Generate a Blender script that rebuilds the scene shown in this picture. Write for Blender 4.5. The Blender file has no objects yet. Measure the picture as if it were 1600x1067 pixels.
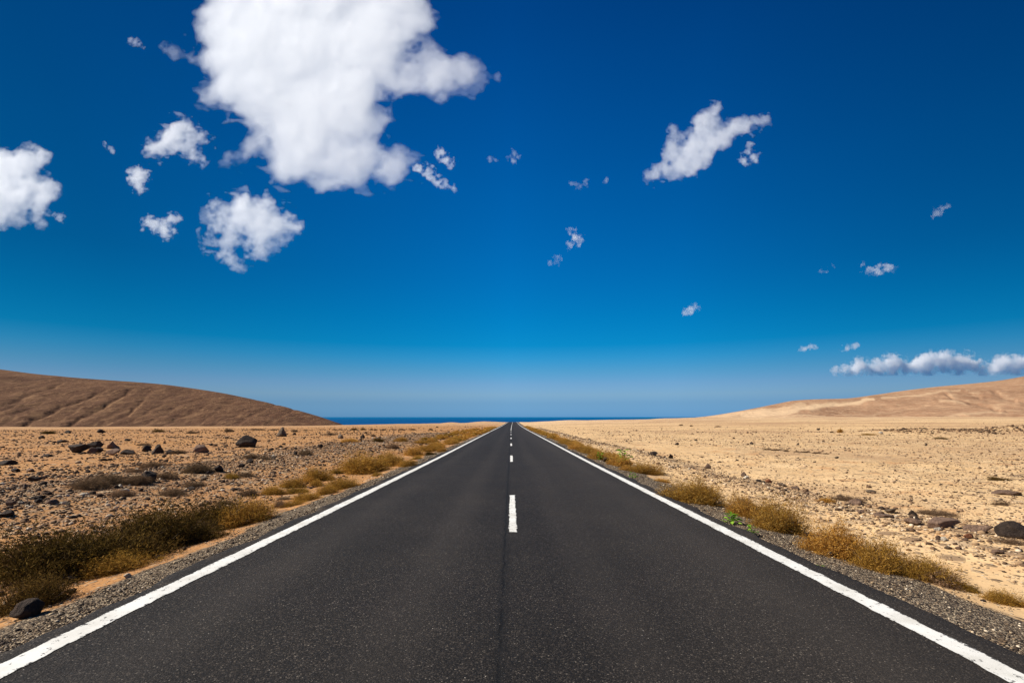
import bpy, math, random
import numpy as np
from mathutils import Vector

random.seed(7)
RNG = np.random.default_rng(7)
scene = bpy.context.scene
COL = scene.collection

# ------------------------------------------------------------------ camera
F = 800.0            # focal length in photograph pixels (1600 wide) = 18 mm
VPX, HOR = 798.0, 651.0
CAM_H = 1.48
cam_data = bpy.data.cameras.new("camera")
cam = bpy.data.objects.new("camera", cam_data)
COL.objects.link(cam)
cam.location = (0, 0, CAM_H)
cam.rotation_euler = (math.radians(90), 0, 0)
cam_data.sensor_width = 36.0
cam_data.lens = 36.0 * F / 1600.0
cam_data.shift_x = (800.0 - VPX) / 1600.0
cam_data.shift_y = (HOR - 533.5) / 1600.0
cam_data.clip_start = 0.05
cam_data.clip_end = 200000.0
scene.camera = cam

# ------------------------------------------------------------------ sky + sun
SUN_EL, SUN_AZ = 43.0, -90.0       # azimuth from +Y (ahead), negative = left
scene.view_settings.view_transform = 'Standard'
scene.view_settings.look = 'None'
scene.view_settings.gamma = 1.0
scene.view_settings.exposure = 0.62

world = bpy.data.worlds.new("World")
scene.world = world
world.use_nodes = True
wn, wl = world.node_tree.nodes, world.node_tree.links
wn.clear()
w_out = wn.new('ShaderNodeOutputWorld')
w_bg = wn.new('ShaderNodeBackground')
w_bg.inputs['Strength'].default_value = 0.080
sky = wn.new('ShaderNodeTexSky')
sky.sky_type = 'NISHITA'
sky.sun_disc = False
sky.sun_elevation = math.radians(SUN_EL)
sky.sun_rotation = math.radians(SUN_AZ)
sky.altitude = 60.0
sky.air_density = 1.0
sky.dust_density = 0.4
sky.ozone_density = 4.0
# a polarising filter deepens the blue: saturate, and thin the red with height
hs = wn.new('ShaderNodeHueSaturation')
hs.inputs['Saturation'].default_value = 1.35
hs.inputs['Value'].default_value = 1.0
wl.new(sky.outputs[0], hs.inputs['Color'])
tc = wn.new('ShaderNodeTexCoord')
sep = wn.new('ShaderNodeSeparateXYZ')
wl.new(tc.outputs['Generated'], sep.inputs[0])
ramp = wn.new('ShaderNodeValToRGB')
ramp.color_ramp.interpolation = 'LINEAR'
els = ramp.color_ramp.elements
SKY_RAMP = [(0.0, (0.24, 0.62, 1.55)), (0.0260, (0.29, 0.555, 1.13)), (0.0424, (0.425, 0.62, 1.0)), (0.0635, (0.415, 0.624, 0.955)),
            (0.0882, (0.285, 0.642, 0.90)), (0.1128, (0.135, 0.655, 0.905)), (0.1371, (0.02, 0.632, 0.875)), (0.185, (0.008, 0.645, 0.865)),
            (0.30, (0.01, 0.645, 0.865)), (0.40, (0.01, 0.632, 0.85)), (0.49, (0.012, 0.579, 0.80)), (0.566, (0.015, 0.513, 0.73)),
            (0.62, (0.018, 0.452, 0.66)), (1.0, (0.02, 0.35, 0.52))]
els[0].position, els[0].color = SKY_RAMP[0][0], (*SKY_RAMP[0][1], 1)
els[1].position, els[1].color = SKY_RAMP[-1][0], (*SKY_RAMP[-1][1], 1)
for p, c in SKY_RAMP[1:-1]:
    e = els.new(p)
    e.color = (*c, 1)
wl.new(sep.outputs['Z'], ramp.inputs['Fac'])
mul = wn.new('ShaderNodeMix')
mul.data_type = 'RGBA'
mul.blend_type = 'MULTIPLY'
mul.inputs['Factor'].default_value = 1.0
wl.new(hs.outputs[0], mul.inputs['A'])
wl.new(ramp.outputs[0], mul.inputs['B'])
# filter and lens vignette put into the sky colour: darker to both sides
ramp2 = wn.new('ShaderNodeValToRGB')
e2 = ramp2.color_ramp.elements
PX2 = [(0.10, 0.36), (0.20, 0.45), (0.35, 0.72), (0.50, 1.0), (0.65, 0.93), (0.80, 0.62), (0.90, 0.45)]
e2[0].position, e2[0].color = PX2[0][0], (PX2[0][1],) * 3 + (1,)
e2[1].position, e2[1].color = PX2[-1][0], (PX2[-1][1],) * 3 + (1,)
for p, c in PX2[1:-1]:
    e = e2.new(p)
    e.color = (c, c, c, 1)
mx = wn.new('ShaderNodeMath')
mx.operation = 'MULTIPLY_ADD'
mx.inputs[1].default_value = 0.5
mx.inputs[2].default_value = 0.5
wl.new(sep.outputs['X'], mx.inputs[0])
wl.new(mx.outputs[0], ramp2.inputs['Fac'])
mul2 = wn.new('ShaderNodeMix')
mul2.data_type = 'RGBA'
mul2.blend_type = 'MULTIPLY'
mul2.inputs['Factor'].default_value = 1.0
wl.new(mul.outputs['Result'], mul2.inputs['A'])
wl.new(ramp2.outputs[0], mul2.inputs['B'])
mr = wn.new('ShaderNodeMapRange')
for q, v in zip((1, 2, 3, 4), (0.02, 0.26, 0.66, 1.0)):
    mr.inputs[q].default_value = v
wl.new(sep.outputs['Z'], mr.inputs[0])
wl.new(mr.outputs[0], mul2.inputs['Factor'])
wl.new(mul2.outputs['Result'], w_bg.inputs['Color'])
wl.new(w_bg.outputs[0], w_out.inputs['Surface'])

sun_dir = Vector((math.sin(math.radians(SUN_AZ)) * math.cos(math.radians(SUN_EL)),
                  math.cos(math.radians(SUN_AZ)) * math.cos(math.radians(SUN_EL)),
                  math.sin(math.radians(SUN_EL))))
sun_data = bpy.data.lights.new("sun", 'SUN')
sun_data.energy = 4.6
sun_data.angle = math.radians(0.5)
sun_data.color = (1.0, 0.94, 0.84)
sun = bpy.data.objects.new("sun", sun_data)
COL.objects.link(sun)
sun.location = (-30, 10, 40)
sun.rotation_euler = sun_dir.to_track_quat('Z', 'Y').to_euler()

cy = scene.cycles
cy.max_bounces = 48
cy.diffuse_bounces = 3
cy.glossy_bounces = 2
cy.transmission_bounces = 2
cy.transparent_max_bounces = 16
cy.volume_bounces = 40
cy.use_denoising = True
cy.caustics_reflective = False
cy.caustics_refractive = False


# ------------------------------------------------------------------ helpers
_T = np.random.default_rng(3).random((32, 32, 32)).astype(np.float32) * 2 - 1


def vnoise(x, y, z):
    x, y, z = np.broadcast_arrays(np.asarray(x, np.float32), np.asarray(y, np.float32), np.asarray(z, np.float32))
    xi, yi, zi = np.floor(x).astype(int), np.floor(y).astype(int), np.floor(z).astype(int)
    fx, fy, fz = x - xi, y - yi, z - zi
    fx, fy, fz = [f * f * f * (f * (f * 6 - 15) + 10) for f in (fx, fy, fz)]
    a, b = xi & 31, (xi + 1) & 31
    c, d = yi & 31, (yi + 1) & 31
    e, g = zi & 31, (zi + 1) & 31

    def L(p, q, t):
        return p + (q - p) * t
    return L(L(L(_T[a, c, e], _T[b, c, e], fx), L(_T[a, d, e], _T[b, d, e], fx), fy),
             L(L(_T[a, c, g], _T[b, c, g], fx), L(_T[a, d, g], _T[b, d, g], fx), fy), fz)


def fbm(x, y, z=0.0, octaves=4, gain=0.5, lac=2.03):
    s, amp, n = 0, 1.0, 0.0
    x, y, z = np.asarray(x, np.float32), np.asarray(y, np.float32), np.asarray(z, np.float32)
    for k in range(octaves):
        s = s + amp * vnoise(x + 7.3 * k, y + 3.1 * k, z + 5.7 * k)
        n += amp
        amp *= gain
        x, y, z = x * lac, y * lac, z * lac
    return s / n


def sstep(a, b, x):
    t = np.clip((x - a) / (b - a), 0, 1)
    return t * t * (3 - 2 * t)


def mesh_np(name, verts, faces, mats=(), smooth=False, mat_idx=None):
    """one mesh from numpy arrays; faces is (n,3) or (n,4)"""
    verts = np.asarray(verts, np.float32)
    faces = np.asarray(faces, np.int32)
    me = bpy.data.meshes.new(name)
    k = faces.shape[1]
    me.vertices.add(len(verts))
    me.vertices.foreach_set('co', verts.ravel())
    me.loops.add(faces.size)
    me.loops.foreach_set('vertex_index', faces.ravel())
    me.polygons.add(len(faces))
    me.polygons.foreach_set('loop_start', np.arange(0, faces.size, k, dtype=np.int32))
    try:
        me.polygons.foreach_set('loop_total', np.full(len(faces), k, np.int32))
    except Exception:
        pass
    if smooth:
        me.polygons.foreach_set('use_smooth', np.ones(len(faces), bool))
    for m in mats:
        me.materials.append(m)
    if mat_idx is not None:
        me.polygons.foreach_set('material_index', np.asarray(mat_idx, np.int32))
    me.update(calc_edges=True)
    me.validate()
    return me


def add_attr(me, name, values):
    a = me.attributes.new(name, 'FLOAT', 'POINT')
    a.data.foreach_set('value', np.asarray(values, np.float32).ravel())


def link(name, data, loc=(0, 0, 0), parent=None, label=None, cat=None, group=None, kind=None):
    o = bpy.data.objects.new(name, data)
    COL.objects.link(o)
    o.location = loc
    if parent is not None:
        o.parent = parent
    if label:
        o['label'] = label
    if cat:
        o['category'] = cat
    if group:
        o['group'] = group
    if kind:
        o['kind'] = kind
    return o


def grid_faces(nr, nc):
    i = np.arange(nr * nc).reshape(nr, nc)
    return np.stack([i[:-1, :-1], i[:-1, 1:], i[1:, 1:], i[1:, :-1]], -1).reshape(-1, 4)


class NT:
    """small wrapper for building node materials"""
    def __init__(self, name):
        self.m = bpy.data.materials.new(name)
        self.m.use_nodes = True
        self.t = self.m.node_tree
        self.n, self.l = self.t.nodes, self.t.links
        self.n.clear()
        self.out = self.n.new('ShaderNodeOutputMaterial')

    def node(self, typ, **kw):
        n = self.n.new(typ)
        for k, v in kw.items():
            setattr(n, k, v)
        return n

    def put(self, sock, v):
        if hasattr(v, 'links') or isinstance(v, bpy.types.NodeSocket):
            self.l.new(v, sock)
        elif isinstance(v, (tuple, list)) and len(v) == 3 and sock.type == 'RGBA':
            sock.default_value = (*v, 1)
        else:
            sock.default_value = v

    def coord(self):
        return self.node('ShaderNodeTexCoord').outputs['Object']

    def mapping(self, vec, scale=(1, 1, 1), loc=(0, 0, 0), rot=(0, 0, 0)):
        n = self.node('ShaderNodeMapping')
        self.put(n.inputs['Vector'], vec)
        n.inputs['Scale'].default_value = scale
        n.inputs['Location'].default_value = loc
        n.inputs['Rotation'].default_value = rot
        return n.outputs[0]

    def noise(self, vec, scale, detail=4, rough=0.55, dist=0.0):
        n = self.node('ShaderNodeTexNoise')
        self.put(n.inputs['Vector'], vec)
        n.inputs['Scale'].default_value = scale
        n.inputs['Detail'].default_value = detail
        n.inputs['Roughness'].default_value = rough
        n.inputs['Distortion'].default_value = dist
        return n.outputs['Fac']

    def voro(self, vec, scale, feature='F1', out='Distance', rand=1.0):
        n = self.node('ShaderNodeTexVoronoi', feature=feature)
        self.put(n.inputs['Vector'], vec)
        n.inputs['Scale'].default_value = scale
        n.inputs['Randomness'].default_value = rand
        return n.outputs[out]

    def math(self, op, a, b=0.0, clamp=False):
        n = self.node('ShaderNodeMath', operation=op, use_clamp=clamp)
        self.put(n.inputs[0], a)
        self.put(n.inputs[1], b)
        return n.outputs[0]

    def ramp(self, fac, stops, interp='LINEAR'):
        n = self.node('ShaderNodeValToRGB')
        n.color_ramp.interpolation = interp
        e = n.color_ramp.elements
        for i, (p, c) in enumerate(stops):
            if isinstance(c, (int, float)):
                c = (c, c, c)
            if i < 2:
                e[i].position, e[i].color = p, (*c, 1)
            else:
                q = e.new(p)
                q.color = (*c, 1)
        self.put(n.inputs[0], fac)
        return n.outputs[0]

    def mix(self, fac, a, b, blend='MIX'):
        n = self.node('ShaderNodeMix', data_type='RGBA', blend_type=blend)
        self.put(n.inputs['Factor'], fac)
        self.put(n.inputs['A'], a)
        self.put(n.inputs['B'], b)
        return n.outputs['Result']

    def maprange(self, v, a, b, c=0.0, d=1.0, smooth=False):
        n = self.node('ShaderNodeMapRange')
        if smooth:
            n.interpolation_type = 'SMOOTHSTEP'
        self.put(n.inputs[0], v)
        for i, q in zip((1, 2, 3, 4), (a, b, c, d)):
            n.inputs[i].default_value = q
        return n.outputs[0]

    def sepxyz(self, v):
        n = self.node('ShaderNodeSeparateXYZ')
        self.put(n.inputs[0], v)
        return n.outputs

    def attr(self, name):
        return self.node('ShaderNodeAttribute', attribute_name=name).outputs['Fac']

    def island(self):
        return self.node('ShaderNodeNewGeometry').outputs['Random Per Island']

    def objrand(self):
        return self.node('ShaderNodeObjectInfo').outputs['Random']

    def bump(self, h, strength=0.5, dist=0.02, normal=None):
        n = self.node('ShaderNodeBump')
        self.put(n.inputs['Height'], h)
        n.inputs['Strength'].default_value = strength
        n.inputs['Distance'].default_value = dist
        if normal is not None:
            self.put(n.inputs['Normal'], normal)
        return n.outputs[0]

    def principled(self, color, rough=0.9, spec=0.2, normal=None):
        b = self.node('ShaderNodeBsdfPrincipled')
        self.put(b.inputs['Base Color'], color)
        self.put(b.inputs['Roughness'], rough)
        self.put(b.inputs['Specular IOR Level'], spec)
        if normal is not None:
            self.put(b.inputs['Normal'], normal)
        self.l.new(b.outputs[0], self.out.inputs['Surface'])
        return self.m


# ------------------------------------------------------------------ terrain shape
_RD = np.array([-60, 0, 12, 22, 35, 61, 93, 130, 179, 250, 343, 385, 430, 520, 700, 1500.])
_RZ = -np.array([-.35, 0, .14, .25, .36, .59, .88, 1.19, 1.55, 1.88, 2.20, 2.42, 3.2, 8.0, 22., 70.])


def _pchip(xk, yk):
    h = np.diff(xk)
    dl = np.diff(yk) / h
    m = np.zeros_like(yk)
    m[1:-1] = np.where(dl[1:] * dl[:-1] > 0, 2 * dl[1:] * dl[:-1] / (dl[1:] + dl[:-1] + 1e-12), 0)
    m[0], m[-1] = dl[0], dl[-1]

    def f(x):
        x = np.clip(np.asarray(x, float), xk[0], xk[-1])
        i = np.clip(np.searchsorted(xk, x) - 1, 0, len(xk) - 2)
        t = (x - xk[i]) / h[i]
        return ((1 + 2 * t) * (1 - t) ** 2 * yk[i] + t * (1 - t) ** 2 * h[i] * m[i]
                + t * t * (3 - 2 * t) * yk[i + 1] + t * t * (t - 1) * h[i] * m[i + 1])
    return f


road_z = _pchip(_RD, _RZ)


def road_x(y):
    """the carriageway drifts very slightly to the right on the far rise"""
    y = np.asarray(y, float)
    return 1.3 * sstep(60, 420, y)


ASPH = 3.33          # half width of the asphalt


def ground_z(x, y, detail=True):
    x, y = np.asarray(x, float), np.asarray(y, float)
    lx = x - road_x(y)
    ax = np.abs(lx)
    z = road_z(np.minimum(y, 390.0))
    # embankment beside the asphalt
    z = z - 0.10 - 0.16 * sstep(ASPH + 0.1, ASPH + 1.6, ax) * (1 - 0.4 * sstep(4, 9, ax))
    off = sstep(ASPH + 0.2, ASPH + 2.5, ax)
    # the plain falls gently to the left and rises to the right
    z = z - 2.9 * (1 - np.exp(-np.maximum(0, -x - 8) / 130.0)) * sstep(40, 260, y)
    z = z + 3.8 * (1 - np.exp(-np.maximum(0, x - 15) / 95.0)) * sstep(40, 330, y)
    if detail:
        z = z + off * (0.085 * fbm(x / 1.7, y / 1.7, 1.3, 4) + 0.12 * fbm(x / 11, y / 14, 4.3, 3)
                       + 0.45 * sstep(60, 200, y) * fbm(x / 45, y / 60, 9.3, 3))
        # stony berm on the right, broad rubble apron on the left
        z = z + 0.10 * np.exp(-((lx - 6.6) / 0.55) ** 2) * sstep(2, 8, y) * (0.7 + 0.6 * fbm(y / 3, 0.3, 2.1, 2))
        z = z + 0.16 * np.exp(-((lx + 11.0) / 2.2) ** 2) * sstep(6, 14, y) * (1 - sstep(50, 75, y))
        # pale dunes on the crest, low bank of stones far right
        z = z + 1.0 * np.exp(-((x + 20) / 10) ** 2 - ((y - 372) / 9) ** 2)
        z = z + 0.8 * np.exp(-((x + 42) / 6) ** 2 - ((y - 360) / 8) ** 2)
        z = z + 0.7 * np.exp(-((x - 40) / 16) ** 2 - ((y - 372) / 8) ** 2)
        z = z + (1.2 * np.exp(-((y - 66 - 0.06 * x) / 5.0) ** 2) * sstep(30, 75, x)) * (0.8 + 0.5 * fbm(x / 9, y / 6, 3.3, 3))
    # beyond the crest the land falls away to the sea
    yc = 395 - 75 * sstep(30, 110, -x) + 140 * sstep(90, 220, x)
    e = np.maximum(0, y - yc)
    z = z - np.minimum(66, 0.0011 * e ** 2)
    return z


def unproject(px, py, n=30):
    """the point of the ground that the photograph shows at px, py"""
    u = (px - VPX) / F
    s = (py - HOR) / F
    d = CAM_H / max(s, 1e-4)
    ds = np.geomspace(1.5, 900, 2600)
    zz = ground_z(u * ds, ds)
    hit = np.nonzero((CAM_H - s * ds) <= zz)[0]
    if len(hit):
        i = hit[0]
        d = ds[i]
        if i > 0:
            a = (CAM_H - s * ds[i - 1]) - zz[i - 1]
            b = zz[i] - (CAM_H - s * ds[i])
            d = ds[i - 1] + (ds[i] - ds[i - 1]) * a / max(a + b, 1e-9)
    return float(u * d), float(d), float(ground_z(u * d, d))


# ------------------------------------------------------------------ materials
def mat_ground():
    t = NT("dry_earth")
    c = t.coord()
    xs = t.sepxyz(c)
    big = t.noise(c, 0.045, 5, 0.6)
    mid = t.noise(c, 0.6, 5, 0.62)
    fine = t.noise(c, 9.0, 4, 0.65)
    left = t.mix(t.maprange(mid, 0.30, 0.70), (0.34, 0.155, 0.053), (0.50, 0.262, 0.098))
    right = t.mix(t.maprange(mid, 0.30, 0.70), (0.58, 0.370, 0.178), (0.72, 0.500, 0.270))
    side = t.maprange(t.math('ADD', xs['X'], t.math('MULTIPLY', t.math('SUBTRACT', big, 0.5), 12)), -6, 6, 0, 1, True)
    col = t.mix(side, left, right)
    # paler towards the shore
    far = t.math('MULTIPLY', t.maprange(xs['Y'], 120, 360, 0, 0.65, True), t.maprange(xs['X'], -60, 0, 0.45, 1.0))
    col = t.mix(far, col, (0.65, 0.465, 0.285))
    # rusty earth patches
    rust = t.maprange(t.noise(c, 0.9, 3, 0.5, 0.4), 0.56, 0.70)
    col = t.mix(t.math('MULTIPLY', rust, 0.55), col, (0.46, 0.20, 0.070))
    brown = t.maprange(t.noise(t.mapping(c, (1, 0.45, 1)), 0.13, 5, 0.65), 0.52, 0.70)
    col = t.mix(t.math('MULTIPLY', brown, t.maprange(xs['X'], -12, 10, 0.75, 0.45)), col, (0.28, 0.155, 0.085))
    # long brown washes on the right plain
    wash = t.noise(t.mapping(c, (0.14, 0.42, 1), (5, 2, 0), (0, 0, 0.12)), 0.075, 7, 0.70)
    wf = t.math('MULTIPLY', t.maprange(wash, 0.44, 0.58), t.maprange(xs['X'], 6, 45, 0.12, 0.80, True))
    col = t.mix(wf, col, (0.40, 0.235, 0.125))
    # dark soil under the rubble
    ds = t.math('MULTIPLY', t.maprange(t.attr('gravel'), 0.42, 0.85), t.maprange(t.noise(c, 0.55, 5, 0.68), 0.40, 0.58, 0.10, 0.72))
    ds = t.math('MULTIPLY', ds, t.maprange(xs['X'], -3, 3, 1.0, 0.35))
    col = t.mix(ds, col, (0.175, 0.092, 0.045))
    # fine stones
    g = t.attr('gravel')
    v1 = t.node('ShaderNodeTexVoronoi', feature='F1')
    t.put(v1.inputs['Vector'], t.mapping(c, (1, 1, 0.2)))
    v1.inputs['Scale'].default_value = 22.0
    pick = t.sepxyz(v1.outputs['Color'])
    stone = t.ramp(pick['X'], [(0.0, (0.055, 0.042, 0.036)), (0.45, (0.16, 0.115, 0.085)), (0.75, (0.42, 0.31, 0.20)), (1.0, (0.66, 0.56, 0.42))])
    inside = t.maprange(v1.outputs['Distance'], 0.42, 0.30)
    amount = t.maprange(t.math('SUBTRACT', t.math('ADD', g, t.math('MULTIPLY', mid, 0.36)), pick['Y']), 0.0, 0.05)
    fac = t.math('MULTIPLY', inside, amount)
    col = t.mix(fac, col, stone)
    # coarser stones that carry farther
    for sc, amt, dk in ((7.5, 0.30, (0.15, 0.095, 0.058)), (2.6, 0.20, (0.20, 0.125, 0.075))):
        vv = t.node('ShaderNodeTexVoronoi', feature='F1')
        t.put(vv.inputs['Vector'], t.mapping(c, (1, 0.8, 0.2), (sc, 2 * sc, 0)))
        vv.inputs['Scale'].default_value = sc
        pk = t.sepxyz(vv.outputs['Color'])
        ins = t.maprange(vv.outputs['Distance'], 0.46, 0.26)
        clump = t.noise(t.mapping(c, (1, 0.6, 1), (0, sc, 0)), 0.16 * sc ** 0.5, 4, 0.65)
        am = t.maprange(t.math('SUBTRACT', t.math('ADD', t.math('MULTIPLY', g, 1.05), t.math('MULTIPLY', t.math('SUBTRACT', clump, 0.42), 1.3)), pk['Y']), 0.0, 0.06)
        f2 = t.math('MULTIPLY', t.math('MULTIPLY', ins, am), 0.85)
        col = t.mix(f2, col, t.mix(t.math('POWER', pk['X'], 2.0), dk, (0.46, 0.33, 0.20)))
        fac = t.math('MAXIMUM', fac, t.math('MULTIPLY', f2, 1.5))
    # verge grit
    vg = t.attr('verge')
    v2 = t.node('ShaderNodeTexVoronoi', feature='F1')
    t.put(v2.inputs['Vector'], c)
    v2.inputs['Scale'].default_value = 70.0
    p2 = t.sepxyz(v2.outputs['Color'])
    grit = t.ramp(p2['X'], [(0.0, (0.030, 0.025, 0.021)), (0.5, (0.10, 0.075, 0.056)), (0.8, (0.28, 0.20, 0.125)), (1.0, (0.55, 0.44, 0.30))])
    vfac = t.maprange(t.math('ADD', vg, t.math('MULTIPLY', t.math('SUBTRACT', mid, 0.5), 2.0)), 0.42, 0.66)
    col = t.mix(vfac, col, grit)
    h = t.math('ADD', t.math('MULTIPLY', fine, 0.5), t.math('MULTIPLY', fac, 0.7))
    h = t.math('ADD', h, t.math('MULTIPLY', t.math('MULTIPLY', vfac, v2.outputs['Distance']), -0.8))
    nb = t.bump(h, 0.9, 0.03)
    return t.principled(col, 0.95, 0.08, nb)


def mat_hill(name, base, dark, pale, streak_scale):
    t = NT(name)
    c = t.coord()
    n1 = t.noise(t.mapping(c, (1, 1, 2.5)), 0.012, 6, 0.65)
    ct = t.mapping(c, (1, 0.30, 1.0), (0, 0, 0), (0, 0, 0.25))
    n2 = t.noise(ct, 0.13, 6, 0.72)
    n3 = t.noise(ct, 0.42, 6, 0.8)
    col = t.mix(t.maprange(n1, 0.35, 0.65), dark, base)
    col = t.mix(t.math('MULTIPLY', t.maprange(n2, 0.48, 0.68), 0.42), col, pale)
    col = t.mix(t.math('MULTIPLY', t.maprange(n3, 0.52, 0.66), 0.5), col, dark)
    spk = t.voro(ct, streak_scale, 'F1', 'Distance')
    spk2 = t.maprange(t.noise(ct, 0.50, 5, 0.8), 0.57, 0.63)
    col = t.mix(t.math('MULTIPLY', spk2, 0.7), col, pale)
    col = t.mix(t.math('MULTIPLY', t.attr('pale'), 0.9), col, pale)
    col = t.mix(t.math('MULTIPLY', t.attr('stain_shade'), 0.8), col, dark)
    h = t.math('ADD', t.math('MULTIPLY', n2, 2.0), t.math('ADD', t.math('MULTIPLY', n3, 0.7), t.math('MULTIPLY', spk, 0.3)))
    return t.principled(col, 0.97, 0.05, t.bump(h, 0.8, 1.0))


def mat_asphalt():
    t = NT("asphalt")
    c = t.coord()
    xs = t.sepxyz(c)
    flat = t.mapping(c, (1, 1, 0.0))
    v = t.node('ShaderNodeTexVoronoi', feature='F1')
    t.put(v.inputs['Vector'], flat)
    v.inputs['Scale'].default_value = 112.0
    p = t.sepxyz(v.outputs['Color'])
    agg = t.ramp(p['X'], [(0.0, (0.004, 0.0033, 0.0028)), (0.50, (0.0130, 0.0105, 0.0087)), (0.84, (0.038, 0.0306, 0.0248)), (0.975, (0.078, 0.064, 0.051)), (1.0, (0.20, 0.172, 0.14))])
    edge = t.maprange(v.outputs['Distance'], 0.30, 0.55)
    col = t.mix(t.math('MULTIPLY', edge, 0.55), agg, (0.012, 0.011, 0.011))
    # worn brighter chips
    v2 = t.node('ShaderNodeTexVoronoi', feature='F1')
    t.put(v2.inputs['Vector'], flat)
    v2.inputs['Scale'].default_value = 34.0
    p2 = t.sepxyz(v2.outputs['Color'])
    chip = t.math('MULTIPLY', t.math('GREATER_THAN', p2['X'], 0.988), t.math('LESS_THAN', v2.outputs['Distance'], 0.13))
    col = t.mix(chip, col, (0.40, 0.36, 0.31))
    # slow tone changes along the lanes, lighter wheel paths
    tone = t.noise(t.mapping(c, (0.9, 0.05, 0)), 1.0, 4, 0.6)
    col = t.mix(1.0, col, t.ramp(tone, [(0.3, 0.86), (0.7, 1.18)]), 'MULTIPLY')
    patch = t.noise(flat, 0.7, 5, 0.6)
    col = t.mix(1.0, col, t.ramp(patch, [(0.3, (0.80, 0.80, 0.81)), (0.7, (1.22, 1.19, 1.15))]), 'MULTIPLY')
    ax = t.math('ABSOLUTE', t.math('SUBTRACT', t.math('ABSOLUTE', xs['X']), 1.55))
    wheel = t.math('MULTIPLY', t.maprange(t.math('ABSOLUTE', t.math('SUBTRACT', ax, 0.75)), 0.42, 0.05, 0, 0.16, True), t.maprange(tone, 0.3, 0.7, 0.5, 1.3))
    col = t.mix(wheel, col, (0.060, 0.050, 0.042))
    # dusty right lane
    col = t.mix(t.maprange(xs['X'], 0.3, 2.2, 0, 0.15, True), col, (0.085, 0.070, 0.055))
    # sand blown in from the verges
    sand = t.math('MULTIPLY', t.maprange(t.math('ABSOLUTE', xs['X']), 3.0, 3.5, 0, 0.30, True), t.maprange(patch, 0.48, 0.68))
    col = t.mix(sand, col, (0.30, 0.20, 0.11))
    # construction joint down the middle, a wandering crack
    wob = t.noise(t.mapping(c, (0, 1, 0)), 4.6, 8, 0.78)
    jx = t.math('ADD', -0.065, t.math('MULTIPLY', t.math('SUBTRACT', wob, 0.5), 0.14))
    jd = t.math('ABSOLUTE', t.math('SUBTRACT', xs['X'], jx))
    brk = t.maprange(t.noise(t.mapping(c, (0, 1, 0), (0, 4.4, 0)), 1.9, 3, 0.6), 0.36, 0.56, 0.25, 1.0)
    crack = t.math('MULTIPLY', t.maprange(jd, 0.017, 0.006), brk)
    soft = t.math('MULTIPLY', t.maprange(jd, 0.06, 0.012), 0.5)
    col = t.mix(t.math('MAXIMUM', crack, soft), col, (0.006, 0.0055, 0.0055))
    h = t.math('SUBTRACT', t.math('MULTIPLY', t.math('SUBTRACT', 1.0, v.outputs['Distance']), 1.0), t.math('MULTIPLY', crack, 2.0))
    nb = t.bump(h, 0.55, 0.006)
    return t.principled(col, t.ramp(p['Y'], [(0.0, 0.70), (1.0, 0.95)]), 0.16, nb)


def mat_paint():
    t = NT("road_paint")
    c = t.coord()
    across = t.attr('edge')            # 0 in the middle of the stripe, 1 at its rim
    n = t.noise(t.mapping(c, (1, 0.55, 0)), 26.0, 4, 0.7)
    n2 = t.noise(c, 70.0, 3, 0.6)
    worn = t.maprange(t.math('SUBTRACT', t.math('ADD', t.math('MULTIPLY', n, 1.0), t.math('MULTIPLY', n2, 0.35)),
                             t.math('MULTIPLY', t.math('POWER', across, 6.0), -0.17)), 0.79, 0.84)
    dirt = t.noise(c, 3.0, 4, 0.6)
    white = t.mix(t.maprange(dirt, 0.4, 0.75), (0.71, 0.695, 0.65), (0.53, 0.505, 0.445))
    col = t.mix(worn, white, (0.05, 0.046, 0.043))
    return t.principled(col, 0.7, 0.25, t.bump(t.math('SUBTRACT', n2, worn), 0.35, 0.004))


def mat_rock(name, a, b, c3, dust=0.35):
    t = NT(name)
    c = t.coord()
    n = t.noise(c, 3.0, 6, 0.65)
    n2 = t.noise(c, 14.0, 5, 0.7)
    col = t.ramp(n, [(0.25, a), (0.55, b), (0.8, c3)])
    col = t.mix(1.0, col, t.ramp(n2, [(0.3, 0.7), (0.7, 1.25)]), 'MULTIPLY')
    col = t.mix(1.0, col, t.ramp(t.objrand(), [(0.0, 0.8), (1.0, 1.2)]), 'MULTIPLY')
    return t.principled(col, 0.9, 0.2, t.bump(t.math('ADD', n, t.math('MULTIPLY', n2, 0.4)), 0.7, 0.12))


def mat_pebble(name, stops):
    t = NT(name)
    col = t.ramp(t.island(), stops)
    n = t.noise(t.coord(), 40.0, 3, 0.6)
    col = t.mix(1.0, col, t.ramp(n, [(0.3, 0.8), (0.7, 1.2)]), 'MULTIPLY')
    return t.principled(col, 0.9, 0.15)


def mat_leaf(name, stops, trans=0.25):
    t = NT(name)
    col = t.ramp(t.island(), stops)
    col = t.mix(1.0, col, t.ramp(t.objrand(), [(0.0, (0.82, 0.85, 0.8)), (1.0, (1.18, 1.12, 1.1))]), 'MULTIPLY')
    d = t.node('ShaderNodeBsdfDiffuse')
    t.put(d.inputs['Color'], col)
    tr = t.node('ShaderNodeBsdfTranslucent')
    t.put(tr.inputs['Color'], col)
    mx = t.node('ShaderNodeMixShader')
    mx.inputs[0].default_value = trans
    t.l.new(d.outputs[0], mx.inputs[1])
    t.l.new(tr.outputs[0], mx.inputs[2])
    t.l.new(mx.outputs[0], t.out.inputs['Surface'])
    return t.m


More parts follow.
